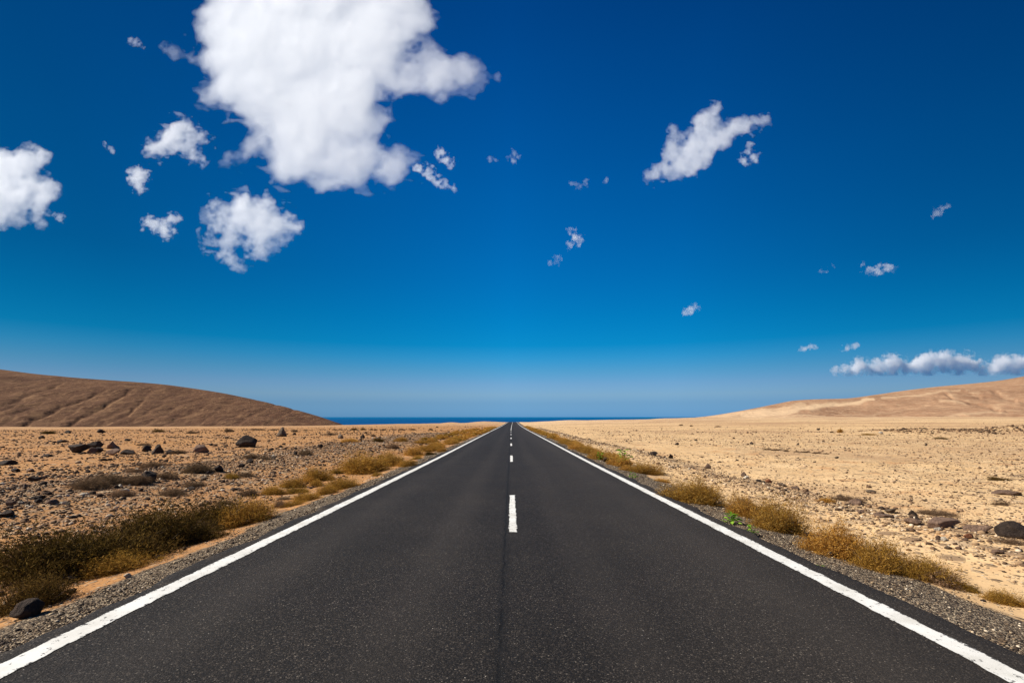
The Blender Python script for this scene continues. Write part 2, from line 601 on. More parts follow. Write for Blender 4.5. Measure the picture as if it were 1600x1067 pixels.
def mat_sea():
    t = NT("sea_water")
    c = t.coord()
    ys = t.sepxyz(c)['Y']
    n = t.noise(t.mapping(c, (0.004, 0.02, 1)), 1.0, 5, 0.6)
    col = t.mix(t.maprange(n, 0.35, 0.65), (0.0010, 0.055, 0.17), (0.0014, 0.068, 0.20))
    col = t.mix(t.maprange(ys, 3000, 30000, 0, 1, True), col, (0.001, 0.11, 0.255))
    w = t.noise(t.mapping(c, (0.03, 0.10, 1)), 1.0, 4, 0.6)
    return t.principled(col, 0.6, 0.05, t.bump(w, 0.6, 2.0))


def mat_cloud(name, density):
    t = NT(name)
    v = t.node('ShaderNodeVolumeScatter')
    v.inputs['Color'].default_value = (1, 1, 1, 1)
    v.inputs['Density'].default_value = density
    v.inputs['Anisotropy'].default_value = 0.25
    t.l.new(v.outputs[0], t.out.inputs['Volume'])
    return t.m


M = dict(
    ground=mat_ground(), asphalt=mat_asphalt(), paint=mat_paint(), sea=mat_sea(),
    hill_brown=mat_hill("volcanic_slope", (0.125, 0.064, 0.036), (0.075, 0.037, 0.022), (0.30, 0.175, 0.090), 0.30),
    hill_tan=mat_hill("sandy_slope", (0.40, 0.235, 0.135), (0.235, 0.128, 0.074), (0.60, 0.42, 0.255), 0.25),
    basalt=mat_rock("basalt", (0.022, 0.016, 0.013), (0.050, 0.034, 0.025), (0.13, 0.085, 0.055)),
    brown_rock=mat_rock("brown_rock", (0.10, 0.062, 0.042), (0.20, 0.125, 0.085), (0.34, 0.23, 0.155)),
    grey_rock=mat_rock("grey_rock", (0.080, 0.056, 0.038), (0.17, 0.122, 0.082), (0.33, 0.25, 0.17)),
    pale_rock=mat_rock("pale_rock", (0.40, 0.33, 0.24), (0.58, 0.50, 0.39), (0.72, 0.66, 0.55)),
    rust_rock=mat_rock("rust_rock", (0.16, 0.060, 0.030), (0.26, 0.105, 0.050), (0.36, 0.18, 0.09)),
    rubble=mat_pebble("rubble_stone", [(0.0, (0.034, 0.021, 0.014)), (0.28, (0.085, 0.050, 0.030)), (0.55, (0.20, 0.120, 0.066)), (0.82, (0.40, 0.260, 0.140)), (1.0, (0.62, 0.51, 0.37))]),
    brown_pebble=mat_pebble("brown_pebble", [(0.0, (0.028, 0.019, 0.014)), (0.45, (0.085, 0.048, 0.027)), (0.75, (0.20, 0.115, 0.060)), (1.0, (0.45, 0.30, 0.17))]),
    tan_pebble=mat_pebble("tan_pebble", [(0.0, (0.040, 0.027, 0.019)), (0.5, (0.14, 0.082, 0.047)), (0.8, (0.38, 0.245, 0.135)), (1.0, (0.62, 0.46, 0.30))]),
    grit=mat_pebble("verge_grit", [(0.0, (0.020, 0.014, 0.011)), (0.38, (0.064, 0.044, 0.031)), (0.70, (0.17, 0.115, 0.070)), (0.90, (0.42, 0.305, 0.180)), (1.0, (0.68, 0.57, 0.42))]),
    olive=mat_leaf("olive_twigs", [(0.0, (0.034, 0.020, 0.009)), (0.4, (0.080, 0.047, 0.014)), (0.75, (0.14, 0.086, 0.019)), (1.0, (0.24, 0.150, 0.05))]),
    tawny=mat_leaf("tawny_twigs", [(0.0, (0.17, 0.078, 0.018)), (0.45, (0.43, 0.215, 0.040)), (0.8, (0.60, 0.335, 0.068)), (1.0, (0.68, 0.44, 0.15))], 0.4),
    mixed=mat_leaf("golden_green_twigs", [(0.0, (0.12, 0.060, 0.016)), (0.45, (0.33, 0.175, 0.032)), (0.8, (0.47, 0.280, 0.050)), (1.0, (0.58, 0.35, 0.10))], 0.38),
    dry=mat_leaf("dry_twigs", [(0.0, (0.085, 0.056, 0.038)), (0.5, (0.18, 0.115, 0.068)), (1.0, (0.31, 0.20, 0.115))]),
    stem=mat_leaf("grey_stems", [(0.0, (0.10, 0.072, 0.050)), (1.0, (0.28, 0.21, 0.15))], 0.0),
    weed=mat_leaf("weed_leaf", [(0.0, (0.10, 0.22, 0.020)), (0.6, (0.20, 0.38, 0.035)), (1.0, (0.34, 0.50, 0.08))], 0.35),
)


# ------------------------------------------------------------------ the setting
def axis_x():
    a = [0.0, 1.5, 2.6, 3.2]
    while a[-1] < 1500:
        a.append(a[-1] + max(0.055, 0.0165 * a[-1]))
    a = np.array(a)
    return np.concatenate([-a[:0:-1], a])


def axis_y():
    a = [-30.0, -12, -5, -1, 0.6, 1.4]
    while a[-1] < 900:
        a.append(a[-1] + max(0.045, 0.0165 * a[-1]))
    return np.array(a)


gx, gy = axis_x(), axis_y()
GX, GY = np.meshgrid(gx, gy)
GX = GX + road_x(GY) * np.exp(-(GX / 60) ** 2)
GZ = ground_z(GX, GY)
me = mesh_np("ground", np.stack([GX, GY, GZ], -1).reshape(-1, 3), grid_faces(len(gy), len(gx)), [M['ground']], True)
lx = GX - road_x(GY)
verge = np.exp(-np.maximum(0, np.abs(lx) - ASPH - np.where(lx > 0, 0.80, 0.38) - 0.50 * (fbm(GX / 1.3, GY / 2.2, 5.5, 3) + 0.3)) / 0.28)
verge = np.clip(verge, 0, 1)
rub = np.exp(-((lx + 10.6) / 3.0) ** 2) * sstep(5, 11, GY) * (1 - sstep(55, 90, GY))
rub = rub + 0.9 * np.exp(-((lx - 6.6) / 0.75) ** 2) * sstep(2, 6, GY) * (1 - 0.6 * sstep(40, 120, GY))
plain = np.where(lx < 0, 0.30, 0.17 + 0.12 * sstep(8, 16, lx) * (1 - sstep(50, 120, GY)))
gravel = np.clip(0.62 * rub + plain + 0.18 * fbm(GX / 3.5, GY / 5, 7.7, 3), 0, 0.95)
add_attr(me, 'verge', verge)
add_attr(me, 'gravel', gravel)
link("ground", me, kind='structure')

# sea
R = 90000
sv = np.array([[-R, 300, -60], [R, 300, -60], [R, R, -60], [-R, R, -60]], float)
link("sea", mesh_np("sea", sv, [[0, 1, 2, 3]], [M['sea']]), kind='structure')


# hills: real height fields, given as skyline over bearing and distance
def hill(name, sky_pts, base_pts, y_foot, y_ridge, mat, gullies=(), streaks=(), stains=(), nu=900, nt=260, power=1.0, gully_depth=2.0, gw=3.0):
    px = np.linspace(sky_pts[0][0], sky_pts[-1][0], nu)
    skyl = _pchip(np.array([p[0] for p in sky_pts], float), np.array([p[1] for p in sky_pts], float))(px)
    base = np.interp(px, [p[0] for p in base_pts], [p[1] for p in base_pts])
    u = (px - VPX) / F
    tt = np.concatenate([np.linspace(0, 1, nt), 1 + np.linspace(0.02, 1, 30)])
    U, Tm = np.meshgrid(u, tt)
    PX = np.broadcast_to(px, U.shape)
    yf = np.interp(px, *y_foot)
    yr = np.interp(px, *y_ridge)
    T1 = np.minimum(Tm, 1)
    Y = yf + (yr - yf) * Tm
    g = 1 - (1 - T1) ** power
    PY = base + (skyl - base) * g
    Z = CAM_H + Y * (HOR - PY) / F
    back = np.maximum(0, Tm - 1)
    Zr = CAM_H + yr * (HOR - skyl) / F
    Z = np.where(Tm > 1, Zr - back * 30 - back ** 2 * 120, Z)
    X = U * Y
    env = sstep(0, 0.12, Tm) * (1 - sstep(0.80, 1.0, Tm))
    Z = Z + env * (3.0 * fbm(X / 70, Y / 70, 2.2, 4) + 1.3 * fbm(X / 14, Y / 18, 6.2, 5) + 0.35 * fbm(X / 4, Y / 7, 1.2, 3))
    pale = np.zeros_like(Z)
    stain_shade = np.zeros_like(Z)

    def dist_poly(pts, wob=4.0):
        best = np.full(Z.shape, 1e9)
        along = np.zeros(Z.shape)
        side = np.zeros(Z.shape)
        qx = PX + wob * fbm(PX / 22, PY / 14, 3.0, 3)
        qy = PY + 0.7 * wob * fbm(PX / 22, PY / 14, 8.0, 3)
        n = len(pts) - 1
        for i in range(n):
            (x0, y0), (x1, y1) = pts[i], pts[i + 1]
            dx, dy = x1 - x0, y1 - y0
            k = np.clip(((qx - x0) * dx + (qy - y0) * dy) / (dx * dx + dy * dy), 0, 1)
            d = np.hypot(qx - x0 - k * dx, qy - y0 - k * dy)
            m = d < best
            best = np.where(m, d, best)
            along = np.where(m, (i + k) / n, along)
            side = np.where(m, np.sign((qx - x0) * dy - (qy - y0) * dx), side)
        return best, along, side
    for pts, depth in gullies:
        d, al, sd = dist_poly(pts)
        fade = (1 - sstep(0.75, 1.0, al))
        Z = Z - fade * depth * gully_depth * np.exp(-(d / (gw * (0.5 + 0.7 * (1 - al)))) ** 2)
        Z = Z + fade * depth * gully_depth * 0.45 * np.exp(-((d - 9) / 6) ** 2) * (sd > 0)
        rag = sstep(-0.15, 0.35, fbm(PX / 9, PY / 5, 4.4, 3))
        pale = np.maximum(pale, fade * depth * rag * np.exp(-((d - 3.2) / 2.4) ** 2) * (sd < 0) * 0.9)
        stain_shade = np.maximum(stain_shade, fade * depth * np.exp(-(d / 2.0) ** 2) * 0.8)  # shadow in the gully bed painted as a dark line
    for pts, wdt, amt in streaks:
        d, al, sd = dist_poly(pts, 5.0)
        pale = np.maximum(pale, amt * np.exp(-(d / (wdt * (1 - 0.6 * al))) ** 4))
    for pts, wdt, amt in stains:
        d, al, sd = dist_poly(pts, 5.0)
        stain_shade = np.maximum(stain_shade, amt * np.exp(-(d / wdt) ** 2) * sstep(-0.3, 0.3, fbm(PX / 10, PY / 3, 2.4, 3)))
    me = mesh_np(name, np.stack([X, Y, Z], -1).reshape(-1, 3), grid_faces(len(tt), nu), [mat], True)
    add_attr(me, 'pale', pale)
    add_attr(me, 'stain_shade', stain_shade)
    return link(name, me, kind='structure')


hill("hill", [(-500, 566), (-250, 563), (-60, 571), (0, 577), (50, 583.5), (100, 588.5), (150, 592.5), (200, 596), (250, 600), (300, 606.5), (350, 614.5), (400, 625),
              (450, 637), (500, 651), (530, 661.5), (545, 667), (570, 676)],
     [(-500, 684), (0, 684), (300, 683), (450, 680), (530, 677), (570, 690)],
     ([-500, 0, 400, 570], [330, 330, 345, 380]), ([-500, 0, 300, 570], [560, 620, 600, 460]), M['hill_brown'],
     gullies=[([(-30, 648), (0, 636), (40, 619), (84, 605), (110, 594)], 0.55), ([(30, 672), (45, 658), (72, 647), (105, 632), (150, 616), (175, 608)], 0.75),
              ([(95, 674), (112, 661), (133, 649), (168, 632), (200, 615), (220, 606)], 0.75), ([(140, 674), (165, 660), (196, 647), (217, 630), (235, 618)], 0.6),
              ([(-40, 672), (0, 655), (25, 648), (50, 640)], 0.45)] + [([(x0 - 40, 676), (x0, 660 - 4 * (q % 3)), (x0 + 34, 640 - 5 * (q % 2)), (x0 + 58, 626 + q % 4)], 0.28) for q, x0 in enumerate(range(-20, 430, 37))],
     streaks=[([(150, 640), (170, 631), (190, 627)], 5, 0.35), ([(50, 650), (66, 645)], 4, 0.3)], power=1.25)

hill("hill", [(985, 676), (1010, 668), (1040, 659), (1060, 656), (1075, 653.5), (1110, 649.5), (1145, 644), (1180, 637.5), (1215, 630.5), (1239, 626), (1267, 624), (1320, 622.5), (1369, 616.5), (1407, 611),
              (1460, 604.5), (1526, 598.5), (1565, 594), (1600, 588), (1700, 575), (1900, 560), (2200, 570)],
     [(985, 690), (1060, 672), (1200, 674), (1400, 678), (2200, 690)],
     ([985, 1100, 1400, 2200], [420, 400, 330, 300]), ([985, 1100, 1400, 2200], [560, 660, 760, 800]), M['hill_tan'],
     gullies=[([(1560, 640), (1520, 630), (1490, 622), (1470, 612)], 0.5), ([(1585, 628), (1560, 618), (1545, 610)], 0.4), ([(1530, 618), (1500, 612), (1480, 610)], 0.4)],
     streaks=[([(1160, 649), (1230, 642), (1300, 632), (1365, 624)], 5.5, 0.95), ([(1060, 658), (1140, 650), (1200, 640), (1260, 633)], 5, 0.7),
              ([(1100, 660), (1250, 652), (1400, 645)], 3, 0.35), ([(1470, 628), (1510, 634)], 2.5, 0.6), ([(1420, 660), (1500, 650), (1600, 646)], 2.5, 0.45), ([(1130, 655), (1200, 650), (1290, 647)], 3.0, 0.6), ([(1380, 622), (1440, 617), (1500, 609)], 2.5, 0.5), ([(1330, 655), (1440, 655), (1560, 661)], 2.0, 0.5)],
     stains=[([(1200, 627), (1250, 630), (1300, 629)], 4, 0.35), ([(1430, 652), (1520, 656), (1640, 659)], 3.0, 0.9), ([(1180, 663), (1260, 665), (1340, 664)], 1.5, 0.5),
             ([(1560, 615), (1640, 613)], 2.2, 0.95), ([(1350, 640), (1450, 630), (1560, 616), (1640, 606)], 13, 0.5), ([(1500, 656), (1620, 650)], 5, 0.8), ([(1290, 652), (1400, 646), (1500, 641)], 2.0, 0.5)],
     power=1.15, gully_depth=3.5)

# ------------------------------------------------------------------ road
ys = [-14.0, -6, -2, 0.5, 1.3]
while ys[-1] < 520:
    ys.append(ys[-1] + max(0.07, 0.018 * ys[-1]))
ys = np.array(ys)
cols = np.array([-1, -1, -0.985, -0.95, -0.75, -0.5, -0.25, 0, 0.25, 0.5, 0.75, 0.95, 0.985, 1, 1]) * ASPH
rx = np.repeat(cols[None], len(ys), 0)
jag = 0.075 * fbm(ys / 0.5, 0.0, 3.0, 3) + 0.06 * fbm(ys / 3.1, 4.0, 3.0, 2)
jag2 = 0.075 * fbm(ys / 0.5, 9.0, 3.0, 3) + 0.06 * fbm(ys / 3.1, 14.0, 3.0, 2)
for k in (0, 1, 2, 3):
    rx[:, k] += jag
for k in (-1, -2, -3, -4):
    rx[:, k] += jag2 - 0.06
rz = np.repeat(road_z(ys)[:, None], len(cols), 1)
rz[:, 0] -= 0.16
rz[:, -1] -= 0.16
rz[:, 1] -= 0.02
rz[:, -2] -= 0.02
rv = np.stack([rx + road_x(ys)[:, None], np.repeat(ys[:, None], len(cols), 1), rz], -1)
road = link("road", mesh_np("road", rv.reshape(-1, 3), grid_faces(len(ys), len(cols)), [M['asphalt']], True), kind='structure')


def stripe(name, xa, xb, y0, y1, lift=0.004):
    n = max(4, int((y1 - y0) / 0.06)) if y1 - y0 < 10 else None
    yy = np.linspace(y0, y1, n) if n else ys[(ys > y0) & (ys < y1)]
    fr = np.array([0, 0.06, 0.16, 0.5, 0.84, 0.94, 1.0])
    X = xa + (xb - xa) * fr[None] + np.zeros((len(yy), 1))
    X[:, 0] += 0.018 * fbm(yy / 0.16, xa, 2.0, 2)
    X[:, -1] += 0.018 * fbm(yy / 0.16, xb + 5, 2.0, 2)
    e = np.repeat(np.abs(fr * 2 - 1)[None], len(yy), 0)
    Y = np.repeat(yy[:, None], len(fr), 1)
    if n:
        w = 0.02 * fbm(fr * 6, y0, 1.0, 2)
        Y[0] += w
        Y[-1] += w[::-1]
        e[[0, -1]] = 1.0
    Z = road_z(Y) + lift + 0.00004 * Y
    me = mesh_np(name, np.stack([X + road_x(Y), Y, Z], -1).reshape(-1, 3), grid_faces(len(yy), len(fr)), [M['paint']], True)
    add_attr(me, 'edge', e)
    return link(name, me, parent=road)


stripe("edge_line", -3.12, -2.945, -10, 500)
stripe("edge_line", 2.84, 3.015, -10, 500)
y0 = 6.9
while y0 < 84:
    stripe("centre_dash", -0.025, 0.085, y0, y0 + 3.55)
    y0 += 12.5
stripe("centre_line", -0.03, 0.08, 86, 500)


# ------------------------------------------------------------------ stones
def ico(sub):
    import bmesh
    bm = bmesh.new()
    bmesh.ops.create_icosphere(bm, subdivisions=sub, radius=1.0)
    v = np.array([q.co[:] for q in bm.verts])
    f = np.array([[w.index for w in p.verts] for p in bm.faces])
    bm.free()
    return v, f


ICO1, ICO3, ICO4 = ico(1), ico(3), ico(4)


def rock_shape(seed, base, planes=14, squash=(1, 0.85, 0.62), rough=0.10, lohi=(0.55, 0.9)):
    r = np.random.default_rng(seed)
    d, f = base
    rad = np.ones(len(d))
    for _ in range(planes):
        n = r.normal(size=3)
        n /= np.linalg.norm(n)
        h = r.uniform(lohi[0], lohi[1])
        c = d @ n
        rad = np.minimum(rad, np.where(c > 0.05, h / np.maximum(c, 0.05), 9))
    o = r.uniform(0, 20)
    rad = rad * (1 + rough * fbm(d[:, 0] * 2 + o, d[:, 1] * 2 + o, d[:, 2] * 2, 4))
    v = d * rad[:, None] * np.array(squash)
    v[:, :2] -= (v[:, :2].max(0) + v[:, :2].min(0)) / 2
    v[:, 2] -= v[:, 2].min()
    v /= np.ptp(v[:, 0])
    return v, f


ROCKS = {}


def rock_mesh(mat, shape, k):
    key = (mat, shape, k)
    if key not in ROCKS:
        sq = {'block': (1, 0.85, 0.70), 'slab': (1, 0.7, 0.30), 'peak': (1, 0.9, 0.95), 'round': (1, 0.9, 0.72)}[shape]
        v, f = rock_shape(100 + k * 7 + len(shape), ICO4, 26 if shape == 'round' else 17, sq, 0.13 if shape == 'round' else 0.07, (0.55, 0.85) if shape == 'round' else (0.36, 0.74))
        if shape == 'peak':
            h = v[:, 2] / v[:, 2].max()
            v[:, :2] *= (1.1 - 0.75 * h)[:, None]
            v[:, 0] += 0.12 * h
            v /= np.ptp(v[:, 0])
        ROCKS[key] = mesh_np("stone", v, f, [M[mat]], False), float(v[:, 2].max())
    return ROCKS[key]


def stone(px, py, w, h, mat, shape, k, label, rot=None, tilt=0.0, group=None, cat='rock'):
    x, y, z = unproject(px, py)
    s = w * y / F
    me, hh = rock_mesh(mat, shape, k)
    name = 'boulder' if cat == 'boulder' else 'stone'
    o = link(name, me, (x, y + 0.15 * s, z - 0.20 * h * y / F), label=label, cat=cat, group=group)
    o.scale = (s, s * 0.9, 1.22 * h * y / F / hh)
    o.rotation_euler = (0, tilt, RNG.uniform(-0.35, 0.35) if rot is None else rot)
    return o


LB = 'dark boulders scattered on the left plain'
stone(383, 699, 29, 19, 'basalt', 'block', 1, "largest dark boulder on the left plain, broad with an undercut front", cat='boulder', group=LB, rot=0.2)
stone(439, 682, 17, 15, 'grey_rock', 'peak', 2, "pale grey pointed boulder standing near the foot of the brown hill", cat='boulder', rot=-0.3)
stone(313, 707, 23, 12, 'brown_rock', 'round', 3, "tan rounded boulder with a dark notch on its right side", cat='boulder', group=LB)
stone(230, 753, 21, 17, 'basalt', 'block', 4, "upright dark block beside the dry shrubs and pale stones on the left", cat='boulder', group=LB, rot=0.5)
CL = 'cluster of dark boulders in the left middle distance'
stone(119, 707, 26, 13, 'basalt', 'block', 5, "broad black boulder at the left end of the boulder cluster", cat='boulder', group=CL)
stone(144, 700, 24, 9, 'basalt', 'slab', 6, "long dark slab leaning to the right above its neighbours in the cluster", cat='boulder', group=CL, tilt=-0.32)
stone(141, 708, 15, 9, 'brown_rock', 'block', 7, "small brown boulder under the leaning slab", cat='boulder', group=CL)
stone(154, 707, 13, 9, 'basalt', 'round', 8, "rounded dark boulder just right of the leaning slab", cat='boulder', group=CL)
stone(172, 701, 17, 12, 'brown_rock', 'peak', 9, "tan pyramid shaped boulder in the middle of the cluster", cat='boulder', group=CL)
stone(175, 711, 25, 10, 'brown_rock', 'slab', 10, "wide low brown rock in front of the tan pyramid boulder", cat='boulder', group=CL)
stone(197, 710, 20, 8, 'basalt', 'slab', 11, "low jagged dark rock between the two pointed boulders", cat='boulder', group=CL)
stone(227, 706, 15, 10, 'basalt', 'block', 12, "dark block left of the black pointed boulder", cat='boulder', group=CL)
stone(243, 709, 15, 15, 'basalt', 'peak', 13, "black pointed boulder near the right end of the cluster", cat='boulder', group=CL)
stone(264, 709, 16, 7, 'basalt', 'slab', 14, "flat black rock at the right end of the cluster, beside a dry shrub", cat='boulder', group=CL)
FR = 'small dark rocks on the far left plain'
stone(157, 676, 11, 6, 'basalt', 'round', 15, "small dark round rock near the brown hill, alone on bare sand", group=FR)
stone(105, 677, 9, 5, 'basalt', 'round', 16, "small black rock just right of a low shrub near the hill", group=FR)
stone(65, 685, 11, 5, 'basalt', 'slab', 17, "small flat dark rock in front of the leftmost low shrub", group=FR)
stone(198, 689, 8, 4, 'basalt', 'round', 18, "tiny black rock behind the two pointed boulders", group=FR)
stone(96, 691, 16, 4, 'basalt', 'slab', 19, "thin dark rock behind the left end of the boulder cluster", group=FR)
stone(72, 713, 16, 4, 'basalt', 'slab', 20, "flat dark rock left of the boulder cluster", group=FR)
stone(160, 720, 14, 4, 'basalt', 'slab', 21, "flat dark rock in front of the boulder cluster", group=FR)
stone(8, 726, 20, 7, 'basalt', 'block', 22, "low black rock cut by the left edge of the picture", group=FR)
stone(52, 752, 20, 7, 'basalt', 'slab', 23, "dark low rock behind a pale slab at far left", group=FR)
stone(22, 737, 14, 6, 'basalt', 'block', 24, "small dark rock in front of the low black rock at the left edge", group=FR)
stone(45, 737, 18, 5, 'brown_rock', 'slab', 25, "thin brown rock beside the small dark rock at far left", group=FR)
stone(437, 699, 10, 4, 'basalt', 'peak', 26, "small dark wedge of rock between two large boulders on the left plain", group=FR)
stone(443, 695, 9, 3, 'basalt', 'slab', 27, "small flat dark rock behind the dark wedge of rock", group=FR)
stone(532, 685, 9, 7, 'grey_rock', 'round', 28, "grey rounded rock, the left one of a pair on the pale plain", group=FR)
stone(566, 685, 7, 6, 'basalt', 'round', 29, "black and white rock, the right one of a pair on the pale plain", group=FR)
stone(500, 700, 8, 6, 'basalt', 'round', 30, "small black rock at the upper edge of the grey rubble", group=FR)
stone(330, 696, 6, 4, 'basalt', 'round', 31, "tiny dark rock right of the tan notched boulder", group=FR)
stone(353, 685, 8, 3, 'basalt', 'slab', 32, "tiny flat dark rock behind the largest dark boulder", group=FR)
RB = 'stones along the rubble bank left of the road'
stone(338, 737, 13, 11, 'basalt', 'peak', 33, "black pointed stone at the right end of a dry shrub in the rubble bank", group=RB)
stone(377, 730, 10, 6, 'basalt', 'round', 34, "round black stone halfway along the rubble bank", group=RB)
stone(390, 723, 12, 7, 'basalt', 'block', 35, "black block behind the round black stone in the rubble bank", group=RB)
stone(461, 711, 7, 7, 'basalt', 'block', 36, "small black stone left of a dry shrub at the top of the rubble bank", group=RB)
stone(427, 718, 10, 6, 'grey_rock', 'block', 37, "grey stone in the upper rubble bank", group=RB)
stone(299, 765, 14, 5, 'basalt', 'slab', 38, "flat dark stone in front of a dry shrub in the rubble", group=RB)
stone(319, 750, 12, 6, 'grey_rock', 'slab', 39, "grey slab in the middle of the rubble bank", group=RB)
stone(160, 758, 16, 8, 'grey_rock', 'slab', 40, "long grey slab tilted against a dark shrub on the left", group=RB, tilt=-0.4)
stone(187, 761, 7, 5, 'pale_rock', 'round', 41, "bright white stone between two dry shrubs on the left", group=RB)
stone(193, 768, 14, 5, 'pale_rock', 'slab', 42, "pale cream slab lying below the bright white stone", group=RB)
stone(32, 787, 9, 4, 'pale_rock', 'slab', 43, "pale flat stone at far left, alone among dark rubble", group=RB)
stone(98, 788, 11, 5, 'pale_rock', 'block', 44, "cream stone right of a round brown stone in the left rubble", group=RB)
stone(128, 775, 8, 5, 'pale_rock', 'block', 45, "white stone, the rightmost of a row of pale stones on the left", group=RB)
stone(104, 776, 8, 4, 'pale_rock', 'slab', 46, "pale stone in the middle of a row of pale stones on the left", group=RB)
stone(93, 777, 7, 4, 'pale_rock', 'round', 47, "pale stone, the leftmost of a row of pale stones on the left", group=RB)
stone(79, 788, 17, 8, 'brown_rock', 'round', 48, "round brown stone on the left rubble", group=RB)
stone(14, 790, 16, 9, 'brown_rock', 'block', 49, "brown block by the left edge of the picture, above the big dark shrubs", group=RB)
stone(60, 786, 14, 8, 'basalt', 'block', 50, "black block left of the round brown stone", group=RB)
stone(55, 780, 22, 6, 'basalt', 'slab', 51, "long flat black stone behind the black block on the left rubble", group=RB)
stone(10, 806, 22, 9, 'basalt', 'block', 52, "dark rock by the left edge of the picture, nearest above the shrubs", group=RB)
NV = 'stones at the left road verge'
stone(36, 966, 44, 28, 'basalt', 'block', 53, "big dark rock with a pale left face at the near left verge", cat='boulder', rot=0.5)
stone(98, 910, 30, 10, 'basalt', 'slab', 54, "low black stone on orange earth below the near shrubs", group=NV)
stone(110, 927, 14, 7, 'basalt', 'round', 55, "small black stone between orange earth and gravel verge", group=NV)
stone(198, 903, 10, 8, 'pale_rock', 'block', 56, "small cream block on the gravel verge below the shrubs", group=NV)
stone(247, 874, 14, 6, 'basalt', 'block', 57, "dark stone on orange earth beside the gravel verge", group=NV)
stone(287, 859, 9, 5, 'basalt', 'round', 58, "small dark stone at the tip of the near left shrubs", group=NV)
RS = 'rocks along the stony bank right of the road'
stone(1589, 840, 42, 24, 'basalt', 'round', 59, "large rounded dark boulder cut by the right edge of the picture", cat='boulder')
stone(1474, 824, 52, 13, 'brown_rock', 'slab', 60, "wide flat brown rock in the right stony bank", cat='boulder', group=RS, rot=0.1)
stone(1530, 832, 38, 12, 'brown_rock', 'slab', 61, "brown flat rock between the wide rock and the large rounded dark boulder", cat='boulder', group=RS)
stone(1432, 820, 27, 11, 'brown_rock', 'block', 62, "tan rock with a dark right end in the right stony bank", group=RS)
stone(1428, 806, 13, 9, 'basalt', 'block', 63, "dark block behind the tan rock in the right stony bank", group=RS)
stone(1392, 802, 13, 8, 'grey_rock', 'block', 64, "grey stone left of the dark block in the right stony bank", group=RS)
stone(1579, 773, 34, 7, 'brown_rock', 'slab', 65, "flat brown slab lying on the plain behind the large rounded dark boulder", cat='boulder')
stone(1361, 770, 13, 5, 'grey_rock', 'slab', 66, "small flat grey stone behind the right stony bank", group=RS)
stone(1483, 858, 11, 5, 'grey_rock', 'slab', 67, "small grey stone on bare sand in front of the wide flat rock", group=RS)
stone(1514, 841, 16, 8, 'rust_rock', 'slab', 68, "rust red stone below the brown flat rock", group=RS)
stone(1467, 843, 8, 7, 'brown_rock', 'block', 69, "small brown upright stone in front of the wide flat rock", group=RS)
stone(1476, 845, 9, 6, 'pale_rock', 'round', 70, "cream stone right of the small brown upright stone", group=RS)
stone(1335, 788, 22, 9, 'brown_rock', 'block', 71, "brown rock with a black gap beneath it, beside a dry shrub", group=RS)
stone(1385, 808, 28, 5, 'brown_rock', 'slab', 72, "long low brown rock left of the tan rock in the stony bank", group=RS)
stone(1058, 695, 7, 4, 'basalt', 'block', 73, "single small dark rock on the open sandy plain to the right", cat='rock')
stone(1021, 711, 11, 6, 'basalt', 'round', 74, "dark rounded stone in the far part of the right stony bank", group=RS)
stone(1048, 716, 8, 7, 'basalt', 'peak', 75, "dark spiky stone right of the dark rounded stone", group=RS)
stone(1107, 732, 10, 8, 'brown_rock', 'block', 76, "brown upright stone in the middle of the right stony bank", group=RS)
stone(1163, 744, 10, 7, 'brown_rock', 'block', 77, "brown stone just above a bright white stone", group=RS)
stone(1167, 748, 9, 5, 'pale_rock', 'block', 78, "bright white stone in the right stony bank", group=RS)
stone(1202, 754, 11, 6, 'rust_rock', 'block', 79, "reddish stone right of two black stones in the stony bank", group=RS)
stone(1186, 753, 9, 4, 'basalt', 'round', 80, "black stone, left of the reddish stone", group=RS)
stone(1193, 755, 7, 4, 'basalt', 'block', 81, "small black stone touching the left of the reddish stone", group=RS)
stone(1223, 760, 14, 5, 'grey_rock', 'slab', 82, "slanting grey slab right of the reddish stone", group=RS, tilt=0.3)
stone(1245, 764, 12, 4, 'brown_rock', 'slab', 83, "thin brown slab at the near end of the reddish stones", group=RS)
stone(1298, 870, 10, 9, 'basalt', 'round', 84, "small black stone on the gravel verge right of the white edge line")
stone(947, 722, 9, 8, 'basalt', 'block', 85, "dark stone at the verge between two green weeds", cat='rock')
stone(1174, 694, 6, 4, 'basalt', 'peak', 86, "left one of two tiny dark rocks on the sandy plain", group='tiny dark rocks on the sandy plain')
stone(1247, 695, 5, 3, 'basalt', 'peak', 87, "right one of two tiny dark rocks on the sandy plain", group='tiny dark rocks on the sandy plain')
stone(1279, 672, 5, 3, 'basalt', 'round', 88, "tiny black rock on the line where the plain meets the sandy hill")
stone(1377, 678, 7, 4, 'pale_rock', 'block', 89, "single white block near the foot of the sandy hill")
stone(1308, 716, 6, 3, 'basalt', 'slab', 90, "tiny flat dark rock right of a line of brown scrub on the sandy plain")


# stones of the two banks, each one its own object
def scatter_stones(n, xmid, xs, dr, label, group, mats, smin, smax, sgn):
    for i in range(n):
        d = dr[0] * (dr[1] / dr[0]) ** RNG.random()
        x = xmid + RNG.normal() * xs
        x += float(road_x(d))
        z = float(ground_z(x, d))
        s = RNG.uniform(smin, smax) * (0.75 + 0.012 * d)
        mat = mats[RNG.integers(len(mats))]
        sh = ['block', 'slab', 'round', 'block'][RNG.integers(4)]
        me, hh = rock_mesh(mat, sh, 200 + int(RNG.integers(3)))
        o = link('stone', me, (x, d, z - 0.12 * s), label=label, cat='rock', group=group)
        o.scale = (s, s * RNG.uniform(0.7, 1), s * RNG.uniform(0.7, 1.1))
        o.rotation_euler = (RNG.normal() * 0.2, RNG.normal() * 0.2, RNG.uniform(0, 6.28))


